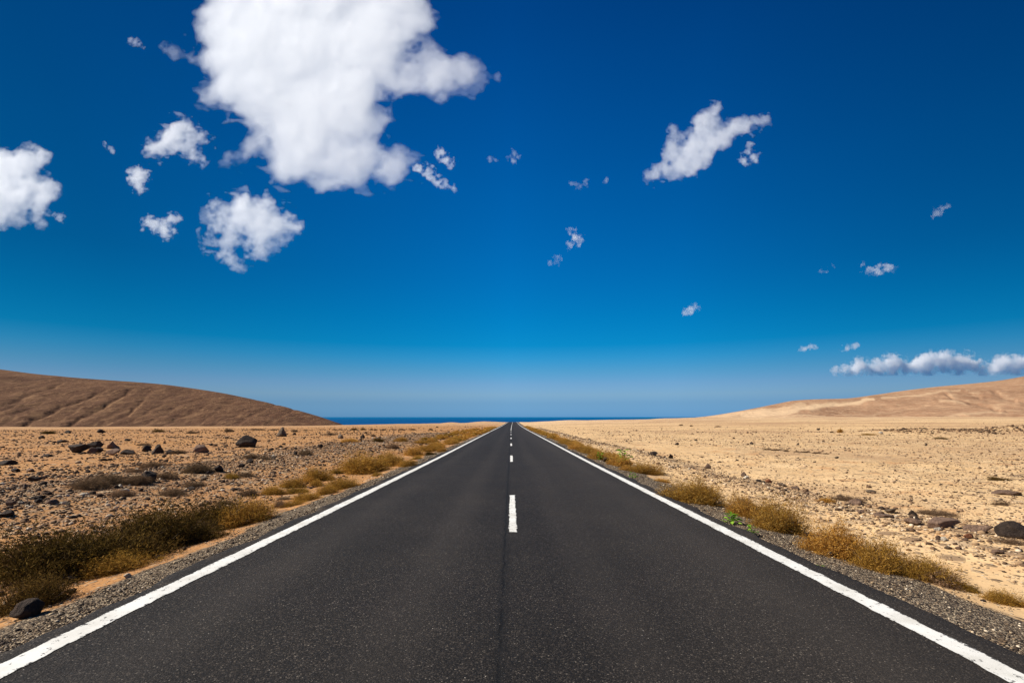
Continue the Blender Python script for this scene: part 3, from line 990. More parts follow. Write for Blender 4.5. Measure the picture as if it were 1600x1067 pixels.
scatter_stones(95, 6.65, 0.38, (6, 85), "small weathered stone in the low stony bank right of the road", 'small stones of the right stony bank',
               ['brown_rock', 'basalt', 'brown_rock', 'grey_rock', 'pale_rock'], 0.055, 0.14, 1)
scatter_stones(105, -11.0, 1.7, (9, 70), "small stone in the grey rubble bank left of the road", 'small stones of the left rubble bank',
               ['basalt', 'basalt', 'grey_rock', 'brown_rock', 'pale_rock'], 0.06, 0.15, -1)


# uncountable pebbles
PEB = [rock_shape(900 + k, ICO1, 6, (1, RNG.uniform(0.6, 0.95), RNG.uniform(0.45, 0.75)), 0.05) for k in range(8)]


def pebbles(name, X, Y, S, mat, sink=0.2):
    n = len(X)
    Z = ground_z(X, Y)
    V, Fc = [], []
    off = 0
    which = RNG.integers(0, len(PEB), n)
    for k, (v, f) in enumerate(PEB):
        m = np.nonzero(which == k)[0]
        if not len(m):
            continue
        a = RNG.uniform(0, 2 * np.pi, len(m))
        b = RNG.normal(0, 0.3, len(m))
        ca, sa, cb, sb = np.cos(a), np.sin(a), np.cos(b), np.sin(b)
        x0 = v[None, :, 0] * cb[:, None] + v[None, :, 2] * sb[:, None]
        z0 = -v[None, :, 0] * sb[:, None] + v[None, :, 2] * cb[:, None]
        y0 = v[None, :, 1]
        s = S[m][:, None]
        px = (x0 * ca[:, None] - y0 * sa[:, None]) * s + X[m][:, None]
        py = (x0 * sa[:, None] + y0 * ca[:, None]) * s + Y[m][:, None]
        pz = z0 * s + (Z[m] - sink * S[m])[:, None]
        V.append(np.stack([px, py, pz], -1).reshape(-1, 3))
        Fc.append((f[None] + (np.arange(len(m)) * len(v))[:, None, None] + off).reshape(-1, 3))
        off += len(m) * len(v)
    me = mesh_np(name, np.concatenate(V), np.concatenate(Fc), [M[mat]])
    return link(name, me, kind='stuff')


def logd(n, a, b, p=1.0):
    return a * (b / a) ** (RNG.random(n) ** p)


def lognorm(n, med, sig, hi):
    return np.minimum(med * np.exp(RNG.normal(0, sig, n)), hi)


# left rubble bank and stony plain
n = 26000
d = logd(n, 7, 75)
x = np.where(RNG.random(n) < 0.75, -10.6 + RNG.normal(0, 2.1, n), -7.5 + RNG.normal(0, 1.3, n))
keep = x < -5.2
x, d = x[keep] + road_x(d[keep]), d[keep]
pebbles("rubble", x, d, lognorm(len(x), 0.036, 0.50, 0.15) * (0.8 + 0.012 * d), 'rubble')
n = 30000
d = logd(n, 5, 230)
u = RNG.uniform(-1.05, -0.05, n)
x = u * d
keep = (x < -5.0) & (fbm(x / 5, d / 7, 2.2, 4, 0.65) > 0.03 - 0.42 * RNG.random(n) ** 2)
x, d = x[keep], d[keep]
pebbles("gravel", x, d, lognorm(len(x), 0.034, 0.55, 0.16) * (0.7 + 0.034 * np.minimum(d, 90)), 'brown_pebble')
n = 14000
d = logd(n, 7, 90)
x = -12.5 - np.abs(RNG.normal(0, 1, n)) * 0.35 * d + RNG.normal(0, 3.0, n)
keep = (x < -5.8) & (fbm(x / 2.2, d / 3.5, 5.2, 4, 0.65) > 0.08)
x, d = x[keep], d[keep]
pebbles("rubble", x, d, lognorm(len(x), 0.062, 0.45, 0.18) * (0.8 + 0.014 * d), 'brown_pebble')
# right stony bank and plain
n = 9000
d = logd(n, 4, 120)
x = 6.6 + RNG.normal(0, 0.55, n) + road_x(d)
pebbles("rubble", x, d, lognorm(n, 0.032, 0.5, 0.13) * (0.8 + 0.014 * d), 'rubble')
n = 42000
d = logd(n, 4.5, 230)
u = RNG.uniform(0.04, 1.06, n)
x = u * d
keep = (x > 5.4) & (fbm(x / 4, d / 6, 8.2, 3) + 0.25 * sstep(8, 25, x) * (1 - sstep(50, 110, d)) > 0.12 - 0.42 * RNG.random(n) ** 2)
x, d = x[keep], d[keep]
pebbles("gravel", x, d, lognorm(len(x), 0.025, 0.55, 0.12) * (0.75 + 0.030 * np.minimum(d, 90)), 'tan_pebble')
# far right bank of rough ground
n = 9000
x = 112 - 62 * RNG.random(n) ** 1.6
d = 66 + 0.06 * x + RNG.normal(0, 3.4, n)
pebbles("rubble", x, d, lognorm(n, 0.15, 0.5, 0.5), 'brown_pebble')
# grit of the two verges
n = 27000
d = logd(n, 2.2, 40)
sgn = np.where(RNG.random(n) < 0.5, -1, 1)
off = np.abs(RNG.normal(0, 1, n)) * np.where(sgn > 0, 0.74, 0.46) + 0.02
x = sgn * (ASPH + 0.03 + off)
keep = (fbm(x / 0.5, d / 1.1, 3.3, 4, 0.6) > -0.12 + 0.26 * (off - np.where(sgn > 0, 0.75, 0.42))) | (RNG.random(n) < 0.15)
x, d = x[keep], d[keep]
n = len(x)
pebbles("gravel", x, d, lognorm(n, 0.0135, 0.45, 0.05) * (0.85 + 0.03 * d), 'grit')


# ------------------------------------------------------------------ shrubs
def strips(base, dirn, length, width, bend, rng):
    """curved tapered twigs; returns verts, faces (tris)"""
    n = len(base)
    side = np.cross(dirn, rng.normal(size=(n, 3)))
    side /= np.linalg.norm(side, axis=1)[:, None] + 1e-9
    b = rng.normal(size=(n, 3)) * bend[:, None]
    L = length[:, None]
    w = width[:, None]
    p0 = base
    p1 = base + dirn * L * 0.5 + b * L * 0.5
    p2 = base + dirn * L + b * L * 1.6
    v = np.stack([p0 - side * w * 0.5, p0 + side * w * 0.5, p1 - side * w * 0.45, p1 + side * w * 0.45, p2], 1).reshape(-1, 3)
    i = (np.arange(n) * 5)[:, None]
    f = np.concatenate([i + np.array([[0, 1, 3]]), i + np.array([[0, 3, 2]]), i + np.array([[2, 3, 4]])], 0)
    return v, f


def shrub_meshes(seed, mat, n, twig, wid, lobes, up=0.5):
    """a cushion shrub one unit wide: returns foliage mesh, branches mesh"""
    r = np.random.default_rng(seed)
    cs = []
    for k in range(lobes):
        a, q = r.uniform(0, 6.28), (0.0 if k == 0 else r.uniform(0.15, 0.34))
        rr = r.uniform(0.20, 0.30) if k else 0.30
        cs.append((q * np.cos(a), q * np.sin(a), rr, r.uniform(0.26, 0.46)))
    per = np.array([c[2] ** 2 for c in cs])
    which = r.choice(len(cs), n, p=per / per.sum())
    C = np.array(cs)[which]
    dr = r.normal(size=(n, 3))
    dr[:, 2] = np.abs(dr[:, 2]) * 0.9 - 0.12
    dr /= np.linalg.norm(dr, axis=1)[:, None]
    rad = r.random(n) ** 0.42
    lump = 1 + 1.0 * fbm(dr[:, 0] * 2.2 + which * 3.1 + seed, dr[:, 1] * 2.2, dr[:, 2] * 2.2, 3)
    base = np.stack([C[:, 0] + dr[:, 0] * rad * C[:, 2] * lump, C[:, 1] + dr[:, 1] * rad * C[:, 2] * lump, np.maximum(0.0, dr[:, 2] * rad * C[:, 3] * lump)], -1)
    g = dr * 0.9 + np.array([0, 0, up]) + r.normal(size=(n, 3)) * 0.75
    g /= np.linalg.norm(g, axis=1)[:, None]
    ln = twig * r.uniform(0.5, 1.5, n)
    v, f = strips(base, g, ln, wid * r.uniform(0.6, 1.5, n), np.full(n, 0.18), r)
    v[:, 2] = np.maximum(v[:, 2], -0.02)
    fol = mesh_np("foliage", v, f, [M[mat]])
    m = 260 if n > 2000 else 60
    a = r.uniform(0, 6.28, m)
    el = r.uniform(0.2, 1.3, m)
    g = np.stack([np.cos(a) * np.cos(el), np.sin(a) * np.cos(el), np.sin(el)], -1)
    C = np.array(cs)[r.integers(0, len(cs), m)]
    b0 = np.stack([C[:, 0] * 0.7, C[:, 1] * 0.7, np.zeros(m)], -1)
    v, f = strips(b0, g, r.uniform(0.18, 0.40, m), np.full(m, 0.0075 if n > 2000 else 0.012), np.full(m, 0.16), r)
    v[:, 2] = np.maximum(v[:, 2], -0.02)
    br = mesh_np("branches", v, f, [M['stem']])
    return fol, br


SHRUB = {}
for mi, mat in enumerate(('olive', 'tawny', 'mixed', 'dry')):
    SHRUB[mat, 'near'] = [shrub_meshes(11 + 5 * k + mi, mat, 20000, 0.041, 0.0058, 7, 0.22) for k in range(3)]
    SHRUB[mat, 'mid'] = [shrub_meshes(41 + 5 * k + mi, mat, 6500, 0.052, 0.0115, 6, 0.2) for k in range(3)]
    SHRUB[mat, 'far'] = [shrub_meshes(71 + 5 * k + mi, mat, 700, 0.13, 0.040, 4) for k in range(3)]


def shrub_at(x, y, z, w, dp, h, mat, label, group, lod, v=None, name='shrub'):
    fol, br = SHRUB[mat, lod][int(RNG.integers(3)) if v is None else v]
    if lod == 'far':
        o = link(name, fol, (x, y, z), label=label, cat=name, group=group)
    else:
        o = link(name, None, (x, y, z), label=label, cat=name, group=group)
        link('foliage', fol, parent=o)
        link('branches', br, parent=o)
    o.scale = (w, dp, h / 0.46)
    o.rotation_euler = (0, 0, RNG.uniform(-0.5, 0.5) + (math.pi if RNG.random() < 0.5 else 0))
    return o


def shrub(px, py, w, h, mat, label, group=None, lod=None, depth=0.9, v=None):
    x, y, z = unproject(px, py)
    W = w * y / F * 1.08
    lod = lod or ('near' if w > 38 else 'mid' if w > 15 else 'far')
    D = W * depth
    y2 = y + D * 0.32
    x2 = x * y2 / y if abs(x) > 3 * ASPH else x
    return shrub_at(x2, y2, float(ground_z(x2, y2)) - 0.015, W, D, h * y / F * 0.90, mat, label, group, lod, v)


NL = 'dark shrubs of the near left thicket'
shrub(18, 912, 190, 88, 'olive', "dark shrub of the near left thicket, cut by the left edge of the picture", NL, v=0)
shrub(112, 888, 180, 74, 'olive', "dark bushy shrub in the near left thicket, between the edge shrub and the tallest one", NL, v=1)
shrub(208, 864, 165, 72, 'olive', "tallest dark shrub in the middle of the near left thicket", NL, v=2)
shrub(288, 852, 95, 40, 'olive', "low dark green shrub in front of the tallest one, by the orange earth", NL, v=1)
shrub(318, 826, 105, 50, 'olive', "olive shrub near the far end of the near left thicket", NL, v=0)
shrub(378, 822, 92, 42, 'mixed', "olive and brown shrub at the far tip of the near left thicket", NL, v=2)
shrub(150, 902, 120, 34, 'mixed', "low brown shrub at the foot of the near thicket above orange earth", NL, v=0)
shrub(18, 960, 130, 58, 'olive', "dark shrub nearest the camera at the lower left, behind the big dark rock", NL, v=2)
ML = 'shrubs of the left verge in the middle distance'
shrub(422, 773, 42, 14, 'mixed', "grey green low shrub at the left end of the middle left group", ML)
shrub(455, 763, 40, 18, 'mixed', "rounded shrub at the back left of the middle left group", ML)
shrub(490, 752, 46, 24, 'mixed', "tallest shrub at the back of the middle left group", ML)
shrub(471, 784, 50, 17, 'mixed', "low shrub at the front of the middle left group by the road", ML)
shrub(507, 773, 42, 16, 'mixed', "flat shrub in the front row of the middle left group", ML)
shrub(527, 766, 56, 22, 'mixed', "wide shrub at the right end of the middle left group", ML)
shrub(434, 794, 27, 14, 'dry', "small dry shrub on orange sand near the road on the left", ML)
shrub(556, 740, 92, 33, 'mixed', "big rounded golden green shrub left of the road, largest in the middle distance", v=1)
shrub(606, 729, 56, 21, 'tawny', "tawny shrub just right of the big golden green shrub", ML)
shrub(638, 729, 28, 13, 'tawny', "small tawny shrub close to the left edge line", ML)
shrub(645, 712, 36, 16, 'tawny', "tawny shrub with a grey base farther along the left verge", ML)
shrub(667, 706, 42, 16, 'tawny', "long golden shrub behind the tawny one with a grey base", ML)
shrub(690, 706, 18, 8, 'tawny', "small golden shrub beside the white line on the left", ML)
shrub(672, 711, 16, 8, 'olive', "small dark shrub tucked under the long golden shrub", ML)
DL = 'dry shrubs on the stony left plain'
shrub(133, 766, 62, 17, 'dry', "long low dry shrub at the left of the dark block", DL)
shrub(163, 758, 56, 19, 'dry', "brown domed dry shrub behind the long low one", DL)
shrub(200, 758, 44, 17, 'dry', "dry grey brown shrub touching the dark upright block", DL)
shrub(302, 739, 52, 18, 'dry', "broad dry shrub left of the black pointed stone", DL)
shrub(252, 748, 36, 13, 'dry', "dry shrub just right of the dark upright block", DL)
shrub(241, 730, 46, 10, 'dry', "flat straw coloured shrub behind the dark upright block", DL)
shrub(214, 738, 32, 8, 'dry', "small flat dry shrub behind the dry grey brown shrub", DL)
shrub(177, 777, 40, 12, 'dry', "greenish dry shrub below the pale cream slab", DL)
shrub(256, 775, 44, 13, 'dry', "dry shrub on pebbles above the near left thicket", DL)
shrub(297, 762, 34, 11, 'dry', "small dry shrub among the rubble, in front of a flat dark stone", DL)
shrub(355, 748, 24, 11, 'mixed', "small green brown shrub in the grey rubble", DL)
shrub(376, 745, 30, 9, 'dry', "small grey shrub right of the green brown one in the rubble", DL)
shrub(392, 717, 24, 9, 'dry', "left one of two dry shrubs behind the rubble bank", DL)
shrub(412, 718, 24, 7, 'dry', "right one of two dry shrubs behind the rubble bank", DL)
shrub(474, 711, 26, 9, 'dry', "dry brown shrub at the top of the rubble bank", DL)
shrub(278, 709, 24, 7, 'dry', "dry shrub at the right end of the boulder cluster", DL)
shrub(225, 696, 22, 5, 'dry', "flat dry shrub behind the black pointed boulder", DL)
shrub(548, 691, 36, 7, 'tawny', "long low shrub behind the rubble bank, left of a darker one", DL)
shrub(590, 690, 22, 8, 'olive', "dark low shrub behind the rubble bank", DL)
shrub(613, 701, 22, 9, 'dry', "brown shrub in the rubble left of the verge row", DL)
shrub(625, 690, 24, 8, 'tawny', "tawny shrub near the far end of the rubble bank", DL)
shrub(583, 682, 10, 4, 'dry', "small brown shrub right of the pair of rocks on the pale plain", DL)
shrub(518, 680, 16, 5, 'dry', "flat brown shrub left of the pair of rocks on the pale plain", DL)
FL = 'tiny shrubs in a row below the sea on the far left plain'
for q, (a, b, w, h) in enumerate([(555, 672, 12, 4), (567, 672, 11, 4), (580, 672, 6, 3), (587, 672, 6, 3), (600, 672, 6, 2.5), (616, 672, 7, 2.5), (629, 672, 11, 3.5), (646, 672, 10, 3), (673, 672, 8, 3),
                                  (683, 668, 5, 2), (523, 672, 9, 2.5), (531, 672, 8, 2.5)]):
    shrub(a, b, w, h, 'olive' if q < 2 else 'dry', "tiny dark shrub in the far row on the pale plain below the sea", FL)
HL = 'low shrubs on the plain below the brown hill'
for a, b, w, h, lab in [(74, 678, 22, 6, "leftmost low shrub on the plain below the brown hill"), (249, 675, 19, 6, "dark low shrub below the middle of the brown hill"),
                        (358, 675, 14, 6, "small round shrub below the slope of the brown hill"), (398, 672, 16, 3, "left one of three flat shrubs in a line left of the pale grey boulder"),
                        (410, 672, 12, 3, "middle one of three flat shrubs in a line left of the pale grey boulder"),
                        (426, 672, 12, 3, "right one of three flat shrubs, touching the pale grey boulder"), (460, 675, 9, 4, "small shrub right of the pale grey boulder"),
                        (300, 677, 14, 4, "small shrub with pale stones between two low shrubs below the hill"), (476, 673, 7, 2.5, "tiny flat shrub right of the pale grey boulder, near the hill's tip")]:
    shrub(a, b, w, h, 'olive' if w > 17 else 'dry', lab, HL)
NR = 'golden shrubs of the near right verge'
shrub(1092, 787, 105, 35, 'tawny', "golden shrub on the right verge beside bare gravel, third from the camera", NR, v=0)
shrub(1186, 812, 78, 40, 'tawny', "left half of the tall golden clump behind the two green weeds", NR, v=2)
shrub(1236, 834, 98, 55, 'tawny', "tall golden shrub behind the two green weeds on the right verge", NR, v=1)
shrub(1322, 874, 100, 54, 'tawny', "golden shrub in the middle of the near right verge", NR, v=0)
shrub(1405, 898, 100, 54, 'mixed', "rounded golden green shrub of the near right verge", NR, v=2)
shrub(1462, 912, 96, 40, 'mixed', "low golden green shrub, its neighbour on the camera side", NR, v=1)
shrub(1520, 926, 46, 15, 'mixed', "small flat green brown shrub toward the lower right", NR)
shrub(1585, 948, 62, 24, 'mixed', "greenish low shrub at the right edge of the picture, nearest the camera on that side", NR)
shrub(1015, 742, 62, 21, 'tawny', "tawny shrub right of the tall green weed", NR)
shrub(978, 735, 22, 10, 'tawny', "small tawny shrub under the tall green weed", NR)
FRD = 'shrubs on the open plain right of the road'
shrub(1297, 785, 30, 8, 'tawny', "small tawny shrub in the right stony bank", FRD)
shrub(1325, 783, 34, 10, 'dry', "dry shrub behind the brown rock with a black gap", FRD)
shrub(1345, 786, 26, 9, 'dry', "dry shrub lying against the brown rock with a black gap", FRD)
shrub(1562, 751, 26, 8, 'olive', "dark low shrub on the stony plain at far right", FRD)
shrub(1480, 808, 66, 9, 'dry', "dry twigs behind the wide flat rock", FRD)
shrub(1588, 850, 44, 9, 'dry', "flat dry shrub at the foot of the boulder cut by the right edge", FRD)
shrub(1565, 790, 24, 8, 'dry', "dry brown shrub above the large rounded dark boulder", FRD)
shrub(1470, 686, 24, 4, 'olive', "flat green brown shrub on the far sandy plain", FRD)
shrub(1312, 676, 10, 7, 'tawny', "upright tan shrub at the far edge of the sandy plain", FRD)
shrub(1300, 676, 7, 2.5, 'dry', "tiny flat shrub left of the upright tan shrub", FRD)
shrub(1358, 680, 24, 3, 'tawny', "flat straw patch of scrub left of the single white block", FRD)
shrub(1122, 667, 8, 2, 'dry', "tiny brown shrub on the far sandy plain", FRD)
shrub(1064, 665, 8, 2.2, 'dry', "tiny shrub, left one of a far pair on the sandy plain", FRD)
shrub(1080, 666, 6, 2.2, 'dry', "tiny shrub, right one of a far pair on the sandy plain", FRD)
for k in range(7):
    shrub(1198 + 15 * k + RNG.uniform(-4, 4), 703 + 1.1 * k, RNG.uniform(9, 16), 3, 'dry', "low brown scrub in a broken line on the sandy plain", 'line of scrub on the sandy plain')


def verge_row(side, d0, d1, xc, label, group, n_max, gap):
    d, k = d0, 0
    while d < d1 and k < n_max:
        w = RNG.uniform(0.8, 1.35) * (0.85 + 0.004 * d)
        x = side * (xc + RNG.normal() * (0.25 if side > 0 else 0.45)) + float(road_x(d))
        h = RNG.uniform(0.26, 0.46) * (0.95 if side > 0 else 0.9)
        mat = 'tawny' if RNG.random() < 0.78 else 'mixed'
        if RNG.random() > gap:
            shrub_at(x, d, float(ground_z(x, d)) - 0.02, w, w * 1.25, h, mat, label, group, 'mid' if d < 45 else 'far')
            k += 1
        d += w * RNG.uniform(0.55, 0.9) * (1 + d / 140.0)


verge_row(1, 19.5, 330, 4.35, "tawny low shrub in the row along the right road edge", 'row of shrubs along the right road edge', 85, 0.05)
verge_row(-1, 33, 330, 4.75, "tawny low shrub in the row along the left road edge", 'row of shrubs along the left road edge', 70, 0.08)
verge_row(-1, 40, 200, 7.2, "dry low shrub in the second row left of the road", 'second row of shrubs left of the road', 34, 0.25)


def tufts(side, d0, d1, n, xa, xb, mats, label, group):
    for k in range(n):
        d = d0 * (d1 / d0) ** ((k + RNG.random()) / n)
        x = side * RNG.uniform(xa, xb)
        w = RNG.uniform(0.22, 0.55) * (0.9 + 0.01 * d)
        shrub_at(x, d, float(ground_z(x, d)) - 0.01, w, w * 1.3, RNG.uniform(0.07, 0.20), mats[int(RNG.integers(len(mats)))], label, group, 'mid', name='tuft')


tufts(1, 5.2, 30, 14, 4.3, 5.0, ('tawny', 'tawny', 'dry', 'mixed'), "low straw coloured tuft between the golden shrubs of the right verge", 'tufts of the right verge')
tufts(-1, 5.5, 34, 30, 4.1, 6.4, ('mixed', 'dry', 'tawny'), "low dry tuft between the shrubs of the left verge", 'tufts of the left verge')


# green weeds: stems and broad leaves
def weed_meshes(seed, leaves, tall):
    r = np.random.default_rng(seed)
    V, Fc, SV, SF = [], [], [], []
    for k in range(leaves):
        a = r.uniform(0, 6.28)
        hgt = r.random() ** (1.0 if tall < 1.5 else 0.8) * (0.55 * tall)
        rr = r.uniform(0.05, 0.34) * (1 - 0.45 * hgt / (0.6 * tall))
        c = np.array([math.cos(a) * rr, math.sin(a) * rr, hgt + 0.04])
        out = np.array([math.cos(a), math.sin(a), r.uniform(-0.2, 0.7)])
        out /= np.linalg.norm(out)
        sd = np.cross(out, [0, 0, 1.0]) + r.normal(size=3) * 0.25
        sd /= np.linalg.norm(sd)
        L, Wd = r.uniform(0.18, 0.32), r.uniform(0.11, 0.18)
        nrm = np.cross(sd, out)
        i = len(V)
        V += [c, c + out * L * 0.35 + sd * Wd * 0.5 + nrm * 0.02, c + out * L * 0.35 - sd * Wd * 0.5 + nrm * 0.02,
              c + out * L * 0.75 + sd * Wd * 0.4, c + out * L * 0.75 - sd * Wd * 0.4, c + out * L - nrm * 0.03, c + out * L * 0.5 - nrm * 0.012]
        Fc += [[i, i + 1, i + 6], [i, i + 6, i + 2], [i + 1, i + 3, i + 6], [i + 2, i + 6, i + 4], [i + 3, i + 5, i + 6], [i + 4, i + 6, i + 5]]
        j = len(SV)
        mid = np.array([c[0] * 0.35, c[1] * 0.35, c[2] * 0.6])
        pts = [np.array([0, 0, -0.02]), mid, c]
        for p, w in zip(pts, (0.010, 0.008, 0.004)):
            SV += [p + np.array([w, 0, 0]), p + np.array([-w * 0.5, w * 0.87, 0]), p + np.array([-w * 0.5, -w * 0.87, 0])]
        for s in (0, 3):
            for q in range(3):
                q2 = (q + 1) % 3
                SF += [[j + s + q, j + s + q2, j + s + 3 + q2], [j + s + q, j + s + 3 + q2, j + s + 3 + q]]
    return mesh_np("foliage", V, Fc, [M['weed']]), mesh_np("stem", SV, SF, [M['weed']])


def weed(px, py, w, h, leaves, tall, seed, label):
    x, y, z = unproject(px, py)
    fo, st = weed_meshes(seed, leaves, tall)
    o = link('green_weed', None, (x, y, z), label=label, cat='weed', group='green weeds on the right verge')
    link('foliage', fo, parent=o)
    link('stem', st, parent=o)
    k = w * y / F / 0.75
    o.scale = (k, k, h * y / F / (0.62 * tall))
    return o


weed(1144, 818, 25, 20, 34, 1.0, 1, "leafy green weed at the asphalt edge, farther of two beside the tall golden shrub")
weed(1175, 838, 19, 16, 26, 1.0, 2, "small leafy green weed, the nearer of the two beside the tall golden shrub")
weed(1281, 889, 13, 7, 14, 1.0, 3, "tiny bright green weed on the gravel, nearest the camera")
weed(975, 729, 23, 30, 46, 2.2, 4, "tall spindly green weed rising above the tawny row of shrubs")
weed(938, 719, 12, 14, 24, 1.2, 5, "small green weed in the shrub row, behind the dark stone")
weed(988, 747, 13, 9, 16, 1.0, 6, "low green weed at the verge below the tall spindly one")

# ------------------------------------------------------------------ clouds
CLOUD_ALT = 900.0


def surface_nets(Fd, iso):
    """naive surface nets on a scalar grid; inside is Fd > iso"""
    S = Fd > iso
    nx, ny, nz = S.shape
    corners = [(i, j, k) for i in (0, 1) for j in (0, 1) for k in (0, 1)]

    def sl(i, j, k):
        return (slice(i, nx - 1 + i), slice(j, ny - 1 + j), slice(k, nz - 1 + k))
    cnt = sum(S[sl(*c)].astype(np.int8) for c in corners)
    act = (cnt > 0) & (cnt < 8)
    idx = np.full(act.shape, -1, np.int64)
    cells = np.argwhere(act)
    idx[act] = np.arange(len(cells))
    acc = np.zeros((len(cells), 3))
    num = np.zeros(len(cells))
    ci = cells.T
    for a in corners:
        for ax in range(3):
            if a[ax] == 1:
                continue
            b = list(a)
            b[ax] = 1
            va = Fd[ci[0] + a[0], ci[1] + a[1], ci[2] + a[2]] - iso
            vb = Fd[ci[0] + b[0], ci[1] + b[1], ci[2] + b[2]] - iso
            m = (va > 0) != (vb > 0)
            t = np.where(m, va / np.where(m, va - vb, 1), 0)
            p = np.array(a, float)[None].repeat(len(cells), 0)
            p[:, ax] += t
            acc += np.where(m[:, None], p, 0)
            num += m
    V = cells + acc / num[:, None]
    faces = []
    for ax in range(3):
        o1, o2 = [(1, 2), (2, 0), (0, 1)][ax]
        s0 = [slice(None)] * 3
        s1 = [slice(None)] * 3
        s0[ax] = slice(0, S.shape[ax] - 1)
        s1[ax] = slice(1, S.shape[ax])
        ch = S[tuple(s0)] != S[tuple(s1)]
        e = np.argwhere(ch)
        e = e[(e[:, o1] > 0) & (e[:, o2] > 0) & (e[:, o1] < S.shape[o1] - 1) & (e[:, o2] < S.shape[o2] - 1)]
        d1 = np.zeros(3, int)
        d1[o1] = 1
        d2 = np.zeros(3, int)
        d2[o2] = 1

        def g(q):
            return idx[q[:, 0], q[:, 1], q[:, 2]]
        q = np.stack([g(e - d1 - d2), g(e - d2), g(e), g(e - d1)], -1)
        out = S[e[:, 0], e[:, 1], e[:, 2]]
        faces.append(np.where(out[:, None], q, q[:, ::-1]))
    Fq = np.concatenate(faces)
    return V, Fq


def cloud(label, blobs, vox=3.0, amp=1.0, flat=None, depth=0.42, seed=0, group='clouds in the blue sky', faint=1.0, lean=0.62):
    B = np.array(blobs, float)
    rng = np.random.default_rng(50 + seed)
    cx, cyy = B[:, 0].mean(), B[:, 1].mean()
    Yd = CLOUD_ALT * F / (HOR - cyy)
    k = Yd / F                                        # metres per photograph pixel out there
    rm = B[:, 2].max()
    A = min(2.3 * rm ** 0.55, 15.0) * amp
    lo = -0.20 * A                                    # outermost, thinnest level
    levels = [lo, -0.05 * A, 0.12 * A, 0.35 * A, 0.75 * A, 1.6 * A]
    dens = [0.006, 0.010, 0.014, 0.018, 0.020, 0.014]
    if rm < 20:
        q = 1.15 * (20 / rm) ** 0.65
        dens = [d * q for d in dens]
    dens = [d * faint for d in dens]
    pad = 8 + 0.30 * rm
    x0, x1 = (B[:, 0] - B[:, 2]).min() - pad, (B[:, 0] + B[:, 2]).max() + pad
    y0, y1 = (B[:, 1] - B[:, 2]).min() - pad, (B[:, 1] + B[:, 2]).max() + pad
    if y0 < -70:
        y0 = -70
    if x0 < -75:
        x0 = -75
    zz = rm * depth + pad
    ax = np.arange(x0, x1, vox)
    ay = np.arange(-zz, zz, vox)
    az = np.arange(y0, y1, vox)
    X, Y, Z = np.meshgrid(ax, ay, az, indexing='ij')
    X, Y, Z = X.astype(np.float32), Y.astype(np.float32), Z.astype(np.float32)
    o = seed * 3.7
    L1 = float(np.clip(rm * 0.75, 7, 34))
    # warp, so the outline curls and frays
    wa = 0.55 * A
    wx = wa * fbm(X / L1 / 1.3 + o, Y / L1, Z / L1 / 1.3, 4)
    wz = wa * fbm(X / L1 / 1.3 + o + 9, Y / L1 + 4, Z / L1 / 1.3, 4)
    kk = min(6.0, 1.5 + 0.15 * rm)
    acc = np.zeros(X.shape, np.float32)
    for bx, bz, br in blobs:
        by = rng.uniform(-0.25, 0.25) * (rm - br) * depth
        dd = br - np.sqrt((X + wx - bx) ** 2 + ((Y - by) / depth) ** 2 + (Z + wz - bz) ** 2)
        acc += np.exp(np.clip(dd / kk, -40, 40))
    S = kk * np.log(acc + 1e-20)
    veil = None
    if rm >= 9:
        st = fbm(X / (L1 * 0.9) + o + 3, Y / L1, Z / (L1 * 0.45) - 0.35 * X / L1, 5, 0.62)
        veil = S + A * (2.3 * st - 0.10)
    n = fbm(X / L1 + o, Y / L1, Z / L1, 6, 0.62)
    fine = fbm(X / (L1 * 0.22) + o, Y / (L1 * 0.22) + 2, Z / (L1 * 0.22), 4, 0.6)
    bil = 0.35 - np.abs(fbm(X / (L1 * 0.55) + o, Y / (L1 * 0.55) + 7, Z / (L1 * 0.55), 4, 0.6)) * 1.6
    # fraying: strong near the rim, weak deep inside
    S = S + A * (1.55 * n + 0.32 * bil + 0.42 * fine * np.exp(-np.maximum(S, 0) / (1.2 * A)))
    if flat is not None:
        S = np.minimum(S, (flat + 1.5 * fbm(X / 20, Y / 20, 0.5, 3) - Z) * 1.6)
    edge = np.minimum.reduce([X - ax[0], ax[-1] - X, Y - ay[0], ay[-1] - Y, Z - az[0], az[-1] - Z])
    S = np.where(edge < vox * 1.1, -50, S)
    fields = [(S, lv, de) for lv, de in zip(levels, dens)]
    if veil is not None:
        if flat is not None:
            veil = np.minimum(veil, (flat - Z) * 1.6)
        veil = np.where(edge < vox * 1.1, -50, veil)
        fields += [(veil, 0.0, dens[0] * 0.8), (veil, 0.22 * A, dens[0] * 1.2)]
    VV, FF, MI, mats, off = [], [], [], [], 0
    for Sf, lv, de in fields:
        if Sf.max() < lv + 0.3:
            continue
        V, Fq = surface_nets(Sf, lv)
        if len(Fq) < 20:
            continue
        VV.append(V)
        FF.append(Fq[:, ::-1] + off)
        MI.append(np.full(len(Fq), len(mats)))
        off += len(V)
        mats.append(mat_cloud("cloud_vapour", de / k))
    V = np.concatenate(VV)
    P = np.stack([ax[0] + V[:, 0] * vox, ay[0] + V[:, 1] * vox, az[0] + V[:, 2] * vox], -1)
    # the bank leans towards the sun: its right end comes forward, its top lies back
    dist = Yd + k * (P[:, 1] - lean * (P[:, 0] - cx) + 0.5 * lean * (cyy - P[:, 2]))
    W = np.stack([(P[:, 0] - VPX) * dist / F - (cx - VPX) * k, dist - Yd, (HOR - P[:, 2]) * dist / F - (HOR - cyy) * k], -1)
    me = mesh_np("cloud", W, np.concatenate(FF), mats, True, np.concatenate(MI))
    loc3 = ((cx - VPX) * k, Yd, CAM_H + (HOR - cyy) * k)
